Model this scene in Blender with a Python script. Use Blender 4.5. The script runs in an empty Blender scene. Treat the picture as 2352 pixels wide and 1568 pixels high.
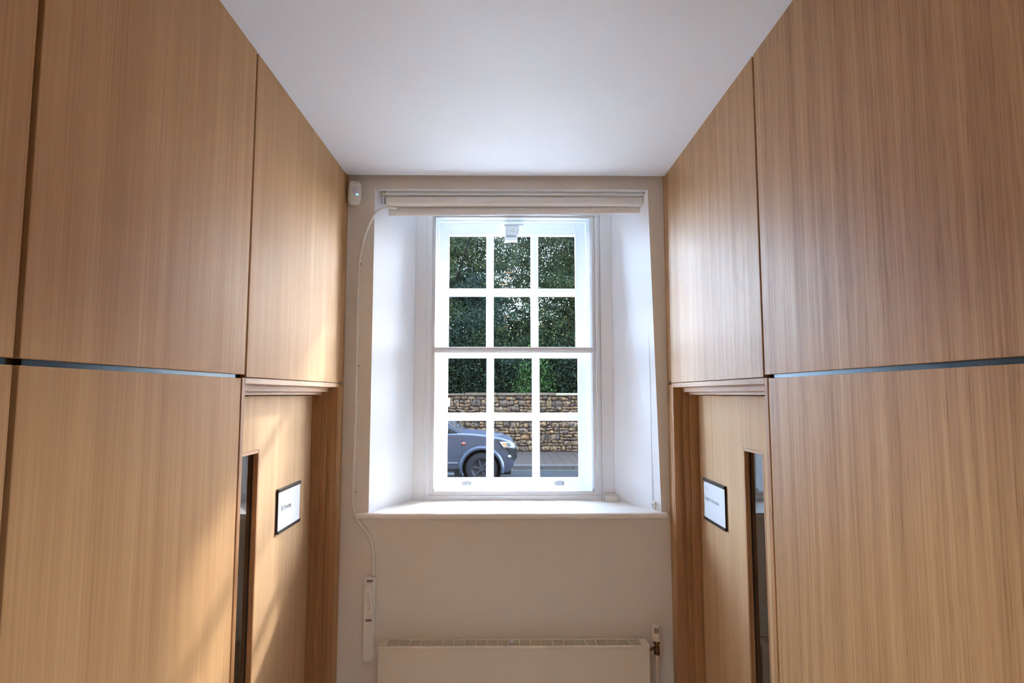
import bpy, bmesh, math, random
import numpy as np
from mathutils import Vector, Matrix
random.seed(7)
RNG = np.random.default_rng(11)
SC = bpy.context.scene
COL = SC.collection
PI = math.pi

# ------------------------------------------------------------------ camera
cam_d = bpy.data.cameras.new('camera')
cam = bpy.data.objects.new('camera', cam_d)
COL.objects.link(cam)
cam_d.sensor_width = 36.0
cam_d.lens = 1378.0 / 2352.0 * 36.0
cam_d.clip_start = 0.05
cam_d.clip_end = 300
cam.location = (0, 0, 2.0)
cam.rotation_euler = (math.radians(90 + 4.96), 0, math.radians(-0.58))
SC.camera = cam

# ------------------------------------------------------------------ sky and sun
SUN_DIR = Vector((1.0, 1.6, 1.10)).normalized()          # towards the sun
world = bpy.data.worlds.new('world')
SC.world = world
world.use_nodes = True
wn = world.node_tree
wn.nodes.clear()
w_out = wn.nodes.new('ShaderNodeOutputWorld')
w_bg = wn.nodes.new('ShaderNodeBackground')
w_sky = wn.nodes.new('ShaderNodeTexSky')
w_sky.sky_type = 'NISHITA'
w_sky.sun_disc = False
w_sky.sun_elevation = math.asin(SUN_DIR.z)
w_sky.sun_rotation = math.atan2(SUN_DIR.x, SUN_DIR.y)
w_sky.dust_density = 2.0
w_mix = wn.nodes.new('ShaderNodeMix')
w_mix.data_type = 'RGBA'
w_mix.inputs[0].default_value = 0.72
w_mix.inputs[7].default_value = (5.6, 7.6, 10.2, 1)         # thin bright cloud
wn.links.new(w_sky.outputs[0], w_mix.inputs[6])
wn.links.new(w_mix.outputs[2], w_bg.inputs[0])
w_bg.inputs[1].default_value = 0.8
wn.links.new(w_bg.outputs[0], w_out.inputs[0])

sun_d = bpy.data.lights.new('sun', 'SUN')
sun_d.energy = 1.05
sun_d.color = (1.0, 0.95, 0.9)
sun_d.angle = math.radians(2.4)
sun = bpy.data.objects.new('sun', sun_d)
COL.objects.link(sun)
sun.location = SUN_DIR * 40
sun.rotation_euler = (-SUN_DIR).to_track_quat('-Z', 'Y').to_euler()

SC.view_settings.view_transform = 'Standard'
SC.view_settings.look = 'None'
SC.view_settings.gamma = 1.0
SC.view_settings.use_curve_mapping = False
SC.view_settings.exposure = 2.70
SC.cycles.max_bounces = 9
SC.cycles.diffuse_bounces = 7
SC.cycles.glossy_bounces = 4
SC.cycles.transmission_bounces = 4
SC.cycles.transparent_max_bounces = 24
SC.cycles.sample_clamp_indirect = 12.0
SC.cycles.use_denoising = True
SC.cycles.use_adaptive_sampling = True
SC.cycles.adaptive_threshold = 0.025

# ------------------------------------------------------------------ materials
def srgb(r, g, b):
    def f(c):
        c /= 255.0
        return c / 12.92 if c <= 0.04045 else ((c + 0.055) / 1.055) ** 2.4
    return (f(r), f(g), f(b), 1.0)

MATS = {}
def mat(name, col, rough=0.5, metal=0.0, spec=0.5, bump=0.0, bscale=60.0, var=0.0, vscale=8.0, emit=None, estr=0.0):
    if name in MATS:
        return MATS[name]
    m = bpy.data.materials.new(name)
    m.use_nodes = True
    nt = m.node_tree
    b = nt.nodes['Principled BSDF']
    b.inputs['Base Color'].default_value = col
    b.inputs['Roughness'].default_value = rough
    b.inputs['Metallic'].default_value = metal
    b.inputs['Specular IOR Level'].default_value = spec
    if var or bump:
        geo = nt.nodes.new('ShaderNodeNewGeometry')
    if var:
        n = nt.nodes.new('ShaderNodeTexNoise')
        n.inputs['Scale'].default_value = vscale
        n.inputs['Detail'].default_value = 5
        nt.links.new(geo.outputs['Position'], n.inputs['Vector'])
        r = nt.nodes.new('ShaderNodeValToRGB')
        r.color_ramp.elements[0].position = 0.3
        r.color_ramp.elements[1].position = 0.7
        r.color_ramp.elements[0].color = (col[0] * (1 - var), col[1] * (1 - var), col[2] * (1 - var), 1)
        r.color_ramp.elements[1].color = (min(1, col[0] * (1 + var)), min(1, col[1] * (1 + var)), min(1, col[2] * (1 + var)), 1)
        nt.links.new(n.outputs[0], r.inputs[0])
        nt.links.new(r.outputs[0], b.inputs['Base Color'])
    if bump:
        n2 = nt.nodes.new('ShaderNodeTexNoise')
        n2.inputs['Scale'].default_value = bscale
        n2.inputs['Detail'].default_value = 4
        nt.links.new(geo.outputs['Position'], n2.inputs['Vector'])
        bp = nt.nodes.new('ShaderNodeBump')
        bp.inputs['Strength'].default_value = bump
        bp.inputs['Distance'].default_value = 0.01
        nt.links.new(n2.outputs[0], bp.inputs['Height'])
        nt.links.new(bp.outputs[0], b.inputs['Normal'])
    if emit:
        b.inputs['Emission Color'].default_value = emit
        b.inputs['Emission Strength'].default_value = estr
    MATS[name] = m
    return m

def wood(name, light, dark, axis='z', contrast=1.0, rough=0.42, fleck=0.35, offset=0.0, spec=0.5):
    """oak veneer: long grain along one axis, fine pores and broad bands"""
    m = bpy.data.materials.new(name)
    m.use_nodes = True
    nt = m.node_tree
    b = nt.nodes['Principled BSDF']
    geo = nt.nodes.new('ShaderNodeNewGeometry')
    def noise(sc_long, sc_cross, detail, rough_=0.6):
        mp = nt.nodes.new('ShaderNodeMapping')
        s = {'z': (sc_cross, sc_cross, sc_long), 'y': (sc_cross, sc_long, sc_cross), 'x': (sc_long, sc_cross, sc_cross)}[axis]
        mp.inputs['Scale'].default_value = s
        mp.inputs['Location'].default_value = (offset, offset * 1.7, offset * 0.3)
        nt.links.new(geo.outputs['Position'], mp.inputs['Vector'])
        n = nt.nodes.new('ShaderNodeTexNoise')
        n.inputs['Scale'].default_value = 1.0
        n.inputs['Detail'].default_value = detail
        n.inputs['Roughness'].default_value = rough_
        nt.links.new(mp.outputs[0], n.inputs['Vector'])
        return n
    broad = noise(0.35, 16.0, 2)
    fine = noise(1.6, 150.0, 2)
    pores = noise(9.0, 420.0, 1)
    def scaled(node, lo, hi):
        mr = nt.nodes.new('ShaderNodeMapRange')
        mr.inputs[1].default_value = lo
        mr.inputs[2].default_value = hi
        nt.links.new(node.outputs[0], mr.inputs[0])
        return mr
    a = scaled(broad, 0.3, 0.7)
    f = scaled(fine, 0.3, 0.7)
    p = scaled(pores, 0.56, 0.72)
    def mth(op, x, y):
        q = nt.nodes.new('ShaderNodeMath')
        q.operation = op
        for i, v in enumerate((x, y)):
            if isinstance(v, (int, float)):
                q.inputs[i].default_value = v
            else:
                nt.links.new(v.outputs[0], q.inputs[i])
        return q
    mixf = mth('ADD', mth('MULTIPLY', a, 0.45 * contrast), mth('MULTIPLY', f, 0.45 * contrast))
    mixf = mth('ADD', mixf, mth('MULTIPLY', p, fleck))
    mx = nt.nodes.new('ShaderNodeMix')
    mx.data_type = 'RGBA'
    mx.inputs[6].default_value = light
    mx.inputs[7].default_value = dark
    mx.clamp_factor = True
    nt.links.new(mixf.outputs[0], mx.inputs[0])
    nt.links.new(mx.outputs[2], b.inputs['Base Color'])
    rr = nt.nodes.new('ShaderNodeMapRange')
    rr.inputs[3].default_value = rough - 0.04
    rr.inputs[4].default_value = rough + 0.1
    nt.links.new(f.outputs[0], rr.inputs[0])
    nt.links.new(rr.outputs[0], b.inputs['Roughness'])
    b.inputs['Specular IOR Level'].default_value = spec
    MATS[name] = m
    return m

def glass(name, ior=1.5, tint=(0.97, 0.985, 1.0, 1), rough=0.0):
    m = bpy.data.materials.new(name)
    m.use_nodes = True
    nt = m.node_tree
    nt.nodes.clear()
    out = nt.nodes.new('ShaderNodeOutputMaterial')
    tr = nt.nodes.new('ShaderNodeBsdfTransparent')
    tr.inputs[0].default_value = tint
    gl = nt.nodes.new('ShaderNodeBsdfGlossy')
    gl.inputs['Roughness'].default_value = rough
    fr = nt.nodes.new('ShaderNodeFresnel')
    fr.inputs[0].default_value = ior
    mx = nt.nodes.new('ShaderNodeMixShader')
    nt.links.new(fr.outputs[0], mx.inputs[0])
    nt.links.new(tr.outputs[0], mx.inputs[1])
    nt.links.new(gl.outputs[0], mx.inputs[2])
    nt.links.new(mx.outputs[0], out.inputs[0])
    MATS[name] = m
    return m

OAK_L, OAK_D = srgb(204, 166, 120), srgb(162, 121, 80)
M_oak_left = wood('oak_veneer_left', OAK_L, OAK_D, 'z', 0.75, 0.48, 0.12, 3.1, 0.15)
M_oak_right = wood('oak_veneer_right', OAK_L, srgb(142, 100, 62), 'z', 0.85, 0.45, 0.40, 9.7, 0.4)
M_oak_door = wood('oak_door', srgb(204, 172, 132), srgb(170, 132, 94), 'z', 0.8, 0.55, 0.2, 5.3, 0.15)
M_oak_frame = wood('oak_frame', srgb(194, 148, 100), srgb(132, 88, 50), 'z', 0.9, 0.45, 0.35, 1.3)
M_oak_head = wood('oak_head', srgb(208, 170, 126), srgb(152, 110, 72), 'y', 0.9, 0.45, 0.35, 2.3)
M_ceiling = mat('ceiling_paint', srgb(234, 239, 248), 0.55)
M_wall = mat('wall_paint', srgb(228, 224, 217), 0.75)
M_reveal = mat('reveal_paint', srgb(240, 245, 252), 0.6)
M_gloss = mat('white_gloss', srgb(244, 249, 254), 0.28)
M_sill = mat('sill_gloss', srgb(244, 241, 236), 0.3)
M_alu = mat('white_aluminium', srgb(236, 237, 240), 0.35)
M_dark = mat('dark_void', srgb(26, 20, 16), 0.9)
M_black = mat('black_plastic', srgb(18, 18, 19), 0.4)
M_channel = mat('metal_channel', srgb(58, 70, 78), 0.3, metal=0.9)
M_plastic = mat('white_plastic', srgb(236, 235, 232), 0.35)
M_cream = mat('cream_enamel', srgb(222, 212, 196), 0.35)
M_blind = mat('blind_fabric', srgb(238, 238, 237), 0.8)
M_brass = mat('nickel_brass', srgb(120, 96, 70), 0.25, metal=1.0)
M_chrome = mat('chrome', srgb(190, 190, 192), 0.2, metal=1.0)
M_paper = mat('paper', srgb(212, 216, 222), 0.6)
M_ink = mat('grey_ink', srgb(118, 121, 126), 0.7)
M_floor = mat('floor_vinyl', srgb(206, 204, 204), 0.35)
M_glass = glass('window_glass', 1.22, (0.994, 0.997, 1.0, 1))
M_door_glass = glass('door_glass', 3.4, (0.6, 0.63, 0.66, 1))
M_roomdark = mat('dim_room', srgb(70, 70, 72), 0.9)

# ------------------------------------------------------------------ builders
def link(name, me, m=None, parent=None, loc=None):
    o = bpy.data.objects.new(name, me)
    COL.objects.link(o)
    if m is not None:
        ms = m if isinstance(m, (list, tuple)) else [m]
        if not me.materials:
            for q in ms:
                me.materials.append(q)
    if loc is not None:
        o.location = loc
    if parent is not None:
        o.parent = parent
        o.matrix_parent_inverse = Matrix.Translation(-Vector(parent['_w'])) if '_w' in parent else Matrix()
    return o

def empty(name, loc=(0, 0, 0)):
    o = bpy.data.objects.new(name, None)
    COL.objects.link(o)
    o.location = loc
    o.empty_display_size = 0.05
    o['_w'] = tuple(loc)
    return o

def tag(o, label, cat, group=None):
    o['label'] = label
    o['category'] = cat
    if group:
        o['group'] = group
    return o

def struct(o):
    o['kind'] = 'structure'
    return o

def bm_box(bm, x0, x1, y0, y1, z0, z1, bev=0.0, seg=1):
    if x0 > x1: x0, x1 = x1, x0
    if y0 > y1: y0, y1 = y1, y0
    if z0 > z1: z0, z1 = z1, z0
    M = Matrix.Translation(((x0 + x1) / 2, (y0 + y1) / 2, (z0 + z1) / 2)) @ Matrix.Diagonal((x1 - x0, y1 - y0, z1 - z0, 1))
    r = bmesh.ops.create_cube(bm, size=1.0, matrix=M)
    if bev > 0:
        es = set()
        for v in r['verts']:
            es.update(v.link_edges)
        bmesh.ops.bevel(bm, geom=list(es), offset=bev, segments=seg, affect='EDGES', profile=0.5)
    return r

def bm_cyl(bm, p0, p1, r0, r1=None, seg=20, caps=True):
    p0, p1 = Vector(p0), Vector(p1)
    d = p1 - p0
    q = d.to_track_quat('Z', 'Y').to_matrix().to_4x4()
    M = Matrix.Translation((p0 + p1) / 2) @ q
    bmesh.ops.create_cone(bm, cap_ends=caps, segments=seg, radius1=r0, radius2=r0 if r1 is None else r1, depth=d.length, matrix=M)

def bm_ball(bm, c, r, sx=1, sy=1, sz=1, u=16, v=10):
    bmesh.ops.create_uvsphere(bm, u_segments=u, v_segments=v, radius=r, matrix=Matrix.Translation(c) @ Matrix.Diagonal((sx, sy, sz, 1)))

def bm_prism(bm, pts, axis, a, b, mi=0):
    """extrude a 2-D polygon along an axis: axis 'z' pts=(x,y); 'y' pts=(x,z); 'x' pts=(y,z)"""
    def P(p, t):
        return {'z': (p[0], p[1], t), 'y': (p[0], t, p[1]), 'x': (t, p[0], p[1])}[axis]
    va = [bm.verts.new(P(p, a)) for p in pts]
    vb = [bm.verts.new(P(p, b)) for p in pts]
    fs = [bm.faces.new(va), bm.faces.new(list(reversed(vb)))]
    n = len(pts)
    for i in range(n):
        fs.append(bm.faces.new((va[i], vb[i], vb[(i + 1) % n], va[(i + 1) % n])))
    for f in fs:
        f.material_index = mi
    return fs

def bm_tube(bm, pts, r, seg=10, close=False):
    pts = [Vector(p) for p in pts]
    n = len(pts)
    rings = []
    up = Vector((0.3, 0.9, 0.2)).normalized()
    for i, p in enumerate(pts):
        a = pts[max(0, i - 1)] if not close else pts[(i - 1) % n]
        b = pts[min(n - 1, i + 1)] if not close else pts[(i + 1) % n]
        t = (b - a).normalized()
        s = t.cross(up)
        if s.length < 1e-4:
            s = t.cross(Vector((1, 0, 0)))
        s.normalize()
        w = s.cross(t)
        rings.append([bm.verts.new(p + r * (math.cos(k * 2 * PI / seg) * s + math.sin(k * 2 * PI / seg) * w)) for k in range(seg)])
    m = n if close else n - 1
    for i in range(m):
        A, B = rings[i], rings[(i + 1) % n]
        for k in range(seg):
            bm.faces.new((A[k], A[(k + 1) % seg], B[(k + 1) % seg], B[k]))
    if not close:
        bm.faces.new(rings[0])
        bm.faces.new(list(reversed(rings[-1])))

def done(bm, name, m, parent=None, smooth=False, angle=35):
    bmesh.ops.recalc_face_normals(bm, faces=bm.faces[:])
    me = bpy.data.meshes.new(name)
    if smooth:
        ca = math.cos(math.radians(angle))
        for f in bm.faces:
            f.smooth = True
        for e in bm.edges:
            if len(e.link_faces) == 2 and e.link_faces[0].normal.dot(e.link_faces[1].normal) < ca:
                e.smooth = False
    bm.to_mesh(me)
    bm.free()
    return link(name, me, m, parent)

def box(name, x0, x1, y0, y1, z0, z1, m, parent=None, bev=0.0015, seg=1):
    bm = bmesh.new()
    bm_box(bm, x0, x1, y0, y1, z0, z1, bev, seg)
    return done(bm, name, m, parent)

def boxes(name, lst, m, parent=None, bev=0.0):
    bm = bmesh.new()
    for b in lst:
        bm_box(bm, *b, bev)
    return done(bm, name, m, parent)

def text_mesh(name, body, size, m, parent, origin, xdir, ydir, align='LEFT'):
    cu = bpy.data.curves.new(name, 'FONT')
    cu.body = body
    cu.size = size
    cu.align_x = align
    cu.extrude = 0.0002
    t = bpy.data.objects.new(name + '_tmp', cu)
    COL.objects.link(t)
    bpy.context.view_layer.update()
    me = bpy.data.meshes.new_from_object(t.evaluated_get(bpy.context.evaluated_depsgraph_get()))
    bpy.data.objects.remove(t)
    bpy.data.curves.remove(cu)
    X, Y = Vector(xdir), Vector(ydir)
    Z = X.cross(Y)
    M = Matrix.Translation(origin) @ Matrix((X, Y, Z)).transposed().to_4x4()
    me.transform(M)
    me.materials.clear()
    return link(name, me, m, parent)

# ================================================================== THE ROOM
W = 0.90            # half width between the oak faces
YE = 3.345          # end wall
CZ = 3.23           # ceiling
ZB = -4.2           # back of the corridor

struct(box('floor', -3.2, 3.2, ZB - 0.3, YE, -0.12, 0.0, M_floor, bev=0))
c = boxes('ceiling', [(-1.3, 1.3, ZB - 0.3, 3.305, CZ, CZ + 0.06), (-1.3, 1.3, ZB - 0.3, YE + 0.05, CZ + 0.07, CZ + 0.2)], M_ceiling)
struct(c)
struct(box('wall_back', -1.3, 1.3, ZB - 0.15, ZB, 0, CZ, M_wall, bev=0))

# end wall with splayed window recess
XLF, XLB = -0.748, -0.568          # left reveal, front and back
XRFt, XRFb, XRB = 0.812, 0.852, 0.665
YB = 3.72                          # back of the recess
ZS = 1.352                         # sill
ZHF, ZHB = 3.163, 3.135
ZT = 3.42
bm = bmesh.new()
def quad(a, mi=0):
    f = bm.faces.new([bm.verts.new(p) for p in a])
    f.material_index = mi
zb0 = 0.0
quad([(-1.0, YE, zb0), (XLF, YE, zb0), (XLF, YE, ZT), (-1.0, YE, ZT)])
quad([(XRFb, YE, zb0), (1.0, YE, zb0), (1.0, YE, ZS), (XRFb, YE, ZS)])
quad([(XRFb, YE, ZS), (1.0, YE, ZS), (1.0, YE, ZHF), (XRFt, YE, ZHF)])
quad([(XRFt, YE, ZHF), (1.0, YE, ZHF), (1.0, YE, ZT), (XRFt, YE, ZT)])
quad([(XLF, YE, zb0), (XRFb, YE, zb0), (XRFb, YE, ZS), (XLF, YE, ZS)])
quad([(XLF, YE, ZHF), (XRFt, YE, ZHF), (XRFt, YE, ZT), (XLF, YE, ZT)])
quad([(XLF, YE, ZS), (XLB, YB, ZS), (XLB, YB, ZHB), (XLF, YE, ZHF)], 1)
quad([(XRFb, YE, ZS), (XRFt, YE, ZHF), (XRB, YB, ZHB), (XRB, YB, ZS)], 1)
quad([(XLF, YE, ZHF), (XLB, YB, ZHB), (XRB, YB, ZHB), (XRFt, YE, ZHF)], 1)
quad([(XLF, YE, ZS), (XRFb, YE, ZS), (XRB, YB, ZS), (XLB, YB, ZS)], 1)
wf = done(bm, 'wall_front', [M_wall, M_reveal])
struct(wf)
# masonry outside, its unseen height and width set to shade the street
M_facade = mat('facade_render', srgb(150, 132, 110), 0.9, bump=0.2, bscale=20, var=0.08, vscale=3)
we = boxes('wall_exterior', [(-20, -0.50, 3.98, 4.14, -0.3, 14), (0.60, 20, 3.98, 4.14, -0.3, 14),
                             (-0.50, 0.60, 3.98, 4.14, 3.13, 14), (-0.50, 0.60, 3.98, 4.14, -0.3, 1.33),
                             (-1.3, -0.57, 3.74, 3.99, -0.3, 3.45), (0.667, 1.3, 3.74, 3.99, -0.3, 3.45),
                             (-0.57, 0.667, 3.74, 3.99, 3.14, 3.45), (-0.57, 0.667, 3.74, 3.99, -0.3, 1.345),
                             (-1.3, 1.3, YE + 0.005, 4.0, CZ + 0.19, 3.5), (-1.4, -0.999, YE - 0.05, 4.0, -0.2, 3.5), (0.999, 1.4, YE - 0.05, 4.0, -0.2, 3.5)], M_facade)
struct(we)

# ------------------------------------------------------------------ oak side walls
def side_wall(s, M_panel):
    """s=-1 left, +1 right: dark carcass with oak panels, metal channel"""
    nm = 'wall_left' if s < 0 else 'wall_right'
    bk = W + 0.022
    X = lambda d: s * (W + d)
    ZG0, ZG1 = 2.052, 2.065       # horizontal shadow gap
    # carcass behind the panels, open at the door
    wall = boxes(nm, [(s * bk, s * (bk + 0.2), ZB - 0.1, 2.062, 0, CZ + 0.07), (s * bk, s * (bk + 0.2), 3.25, YE + 0.02, 0, CZ + 0.07),
                      (s * bk, s * (bk + 0.2), 2.062, 3.25, 2.045, CZ + 0.07)], M_dark)
    struct(wall)
    def panel(y0, y1, z0, z1, m=M_panel):
        return box('wall_panel', X(0), X(0.0215), y0, y1, z0, z1, m, wall, 0.0012)
    vg = [(1.104, 1.119) if s < 0 else (0.90, 0.912), (0.06, 0.072), (-0.98, -0.968), (-2.02, -2.008), (-3.06, -3.048)]
    ys = [2.078]
    for a, b in vg:
        ys += [b, a]
    ys += [ZB]
    for i in range(0, len(ys), 2):
        panel(ys[i + 1], ys[i], ZG1, CZ + 0.02)
        hi = 2.051 if i == 0 else ys[i]
        panel(ys[i + 1], hi, 0.0, ZG0)
        box('metal_channel', X(0.010), X(0.0218), ys[i + 1] + 0.016, hi - (0.022 if i == 0 else 0.006), ZG0 - 0.01, ZG1 + 0.012, M_channel, wall, 0)
    panel(2.092, 3.262, 2.0575, CZ + 0.02)
    panel(3.268, YE + 0.005, ZG1, CZ + 0.055)
    panel(3.268, YE + 0.005, 0.0, ZG0 - 0.004)
    return wall
side_wall(-1, M_oak_left)
side_wall(1, M_oak_right)

def door(s, name, y_far_vis, sign_y, sign_z, words, sign_label):
    d = empty(name, (s * 0.98, 2.66, 0))
    struct(d)
    X = lambda t: s * (W + t)
    # frame: face boards flush with the panels, then stepped lining
    yo0, yo1, zo = 2.086, 3.235, 2.033
    box('architrave', X(0), X(0.05), 2.061, yo0, 0, 2.055, M_oak_frame, d, 0.0015)
    box('architrave', X(0), X(0.05), yo1, 3.262, 0, zo, M_oak_frame, d, 0.0015)
    box('architrave_head', X(0), X(0.05), yo0, 3.262, zo, 2.055, M_oak_head, d, 0.0015)
    y1a, y1b, z1 = 2.113, 3.208, 2.008
    box('door_lining', X(0.048), X(0.08), 2.062, y1a, 0, 2.05, M_oak_frame, d, 0.0015)
    box('door_lining', X(0.048), X(0.08), y1b, 3.262, 0, 2.05, M_oak_frame, d, 0.0015)
    box('door_lining_head', X(0.048), X(0.08), y1a, y1b, z1, 2.05, M_oak_head, d, 0.0015)
    y2a, y2b, z2 = 2.129, 3.192, 1.994
    box('door_stop', X(0.076), X(0.20), 2.062, y2a, 0, 2.05, M_oak_frame, d, 0.0015)
    box('door_stop', X(0.076), X(0.20), y2b, 3.262, 0, 2.05, M_oak_frame, d, 0.0015)
    box('door_stop_head', X(0.076), X(0.20), y2a, y2b, z2, 2.05, M_oak_head, d, 0.0015)
    # leaf with a slot for the glass
    xf, xb = X(0.120), X(0.164)
    v0, v1, vz0, vz1 = y_far_vis - 0.21, y_far_vis, 0.30, 1.770
    bm = bmesh.new()
    for b in ((y2a + 0.003, v0, 0.008, z2 - 0.004), (v1, y2b - 0.006, 0.008, z2 - 0.004), (v0, v1, 0.008, vz0), (v0, v1, vz1, z2 - 0.004)):
        bm_box(bm, xf, xb, b[0], b[1], b[2], b[3])
    leaf = done(bm, 'door_leaf', M_oak_door, d)
    w = 0.014
    g = 0.0015
    box('glazing_bead', X(0.1195), X(0.150), v1 - w, v1 - g, vz0, vz1 - g, M_oak_frame, leaf, 0.0012)
    box('glazing_bead', X(0.1195), X(0.150), v0 + g, v0 + w, vz0, vz1 - g, M_oak_frame, leaf, 0.0012)
    box('glazing_bead', X(0.1195), X(0.150), v0 + w, v1 - w, vz1 - w, vz1 - g, M_oak_head, leaf, 0.0012)
    box('glazing_bead', X(0.1195), X(0.150), v0 + w, v1 - w, vz0, vz0 + w, M_oak_head, leaf, 0.0012)
    boxes('gasket', [(X(0.139), X(0.1405), v1 - w - 0.011, v1 - w, vz0 + w, vz1 - w), (X(0.139), X(0.1405), v0 + w, v0 + w + 0.011, vz0 + w, vz1 - w)], M_black, leaf)
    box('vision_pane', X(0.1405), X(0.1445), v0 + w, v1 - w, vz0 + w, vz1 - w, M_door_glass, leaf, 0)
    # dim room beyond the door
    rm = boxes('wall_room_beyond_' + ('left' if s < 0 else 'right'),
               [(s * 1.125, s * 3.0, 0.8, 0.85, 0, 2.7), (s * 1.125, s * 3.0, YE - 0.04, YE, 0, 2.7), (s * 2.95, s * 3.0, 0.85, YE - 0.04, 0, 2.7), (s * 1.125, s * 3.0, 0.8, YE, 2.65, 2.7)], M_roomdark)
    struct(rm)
    # sign holder on the leaf
    sg = empty('door_sign', (X(0.118), sum(sign_y) / 2, sign_z[0]))
    tag(sg, sign_label, 'sign')
    sy0, sy1 = sign_y
    sz0, sz1 = sign_z
    box('back_plate', X(0.1115), X(0.1198), sy0, sy1, sz0, sz1, M_black, sg, 0.001)
    box('clip_rail', X(0.106), X(0.113), sy0, sy1, sz1 - 0.014, sz1, mat('dark_anodised', srgb(70, 70, 68), 0.3, metal=0.6), sg, 0.001)
    box('clip_rail', X(0.106), X(0.113), sy0, sy1, sz0, sz0 + 0.014, MATS['dark_anodised'], sg, 0.001)
    # bowed paper sheet
    bm = bmesh.new()
    n = 12
    vs = []
    for i in range(n + 1):
        t = i / n
        bow = 0.0025 * math.sin(PI * t)
        vs.append((bm.verts.new((X(0.1105 - bow * 0.6), sy0 + 0.004 + (sy1 - sy0 - 0.008) * t, sz0 + 0.012)),
                   bm.verts.new((X(0.1105 - bow), sy0 + 0.004 + (sy1 - sy0 - 0.008) * t, sz1 - 0.012))))
    for i in range(n):
        bm.faces.new((vs[i][0], vs[i + 1][0], vs[i + 1][1], vs[i][1]))
    pp = done(bm, 'paper_sheet', M_paper, sg, True)
    # reading direction: left wall reads along +y, right wall along -y
    ydir = 1.0 if s < 0 else -1.0
    y_start = sy0 + 0.025 if s < 0 else sy1 - 0.025
    zt = sz0 + (sz1 - sz0) * (0.50 if s < 0 else 0.50)
    text_mesh('lettering', words, 0.028, M_ink, sg, (X(0.1068), y_start, zt), (0, ydir, 0), (0, 0, 1))
    h = sz1 - 0.045
    pale = mat('pale_ink', srgb(196, 199, 206), 0.8)
    boxes('header_print', [(X(0.1070), X(0.1074), y_start, y_start + ydir * 0.055, h, h + 0.005), (X(0.1070), X(0.1074), y_start, y_start + ydir * 0.035, h - 0.010, h - 0.006)], pale, sg)
    box('header_rule', X(0.1070), X(0.1074), y_start, y_start + ydir * 0.22, h - 0.0225, h - 0.0215, pale, sg, 0)
door(-1, 'door_1', 2.527, (2.725, 3.012), (1.378, 1.574), '3D Printing', 'black framed paper door sign reading 3D Printing')
door(1, 'door_2', 2.603, (2.810, 3.106), (1.368, 1.572), 'Subject Librarians', 'black framed paper door sign reading Subject Librarians')

# ================================================================== WINDOW
win = empty('window_1', (0.05, 3.72, ZS))
struct(win)
# sill board with rounded nosing
bm = bmesh.new()
pts = [(YE, ZS - 0.03), (YB + 0.02, ZS - 0.03), (YB + 0.02, ZS + 0.001), (YE, ZS + 0.001)]
bm_prism(bm, [(XLF + 0.0, YE - 0.001), (XRFb, YE - 0.001), (XRB, YB + 0.02), (XLB, YB + 0.02)], 'z', ZS - 0.025, ZS + 0.002)
sill = done(bm, 'window_sill', M_sill, win)
bm = bmesh.new()
nz0, nz1, ny = ZS - 0.029, ZS + 0.002, YE - 0.032
prof = [(YE - 0.0005, nz1)]
for k in range(9):
    a = PI / 2 + PI * k / 8
    prof.append((ny + 0.0155 + 0.0155 * math.cos(a), (nz0 + nz1) / 2 + 0.0155 * math.sin(a)))
prof.append((YE - 0.0005, nz0))
bm_prism(bm, prof, 'x', -0.812, 0.884)
es = [e for e in bm.edges if abs(e.verts[0].co.x - e.verts[1].co.x) < 1e-6 and e.verts[0].co.y < YE - 0.01 and e.verts[1].co.y < YE - 0.01]
bmesh.ops.bevel(bm, geom=es, offset=0.008, segments=3, affect='EDGES')
done(bm, 'sill_nosing', M_sill, win, True)

# casing boards and box lining
g = M_gloss
box('casing_board', XLB, -0.497, YB, 3.745, ZS, ZHB + 0.01, g, win)
box('casing_board', 0.592, XRB, YB, 3.745, ZS, ZHB + 0.01, g, win)
box('casing_board', -0.497, 0.592, YB + 0.006, 3.745, 3.128, ZHB + 0.01, g, win)
box('casing_board', -0.497, 0.592, YB + 0.006, 3.76, ZS, 1.379, g, win)
box('inner_casing', -0.497, -0.466, YB + 0.012, 3.745, 1.379, 3.128, g, win)
box('inner_casing', 0.563, 0.592, YB + 0.012, 3.745, 1.379, 3.128, g, win)
box('casing_bead', -0.502, -0.497, YB - 0.004, YB + 0.012, 1.379, 3.128, g, win)
box('casing_bead', 0.592, 0.597, YB - 0.004, YB + 0.012, 1.379, 3.128, g, win)
box('box_lining', -0.52, -0.446, 3.765, 3.985, ZS, 3.16, g, win, 0)
box('box_lining', 0.532, 0.62, 3.765, 3.985, ZS, 3.16, g, win, 0)
box('box_lining', -0.446, 0.532, 3.765, 3.985, 3.118, 3.16, g, win, 0)
box('box_lining', -0.446, 0.532, 3.765, 3.985, ZS - 0.02, 1.392, g, win, 0)
for x0, x1 in ((-0.446, -0.430), (0.516, 0.532)):
    box('staff_bead', x0, x1, 3.80, 3.818, 1.392, 3.118, g, win, 0.003, 2)
    box('parting_bead', x0, x1 if x0 < 0 else x1, 3.862, 3.868, 2.25, 3.118, g, win, 0.001)
box('staff_bead', -0.43, 0.516, 3.80, 3.818, 3.102, 3.118, g, win, 0.003, 2)

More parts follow.
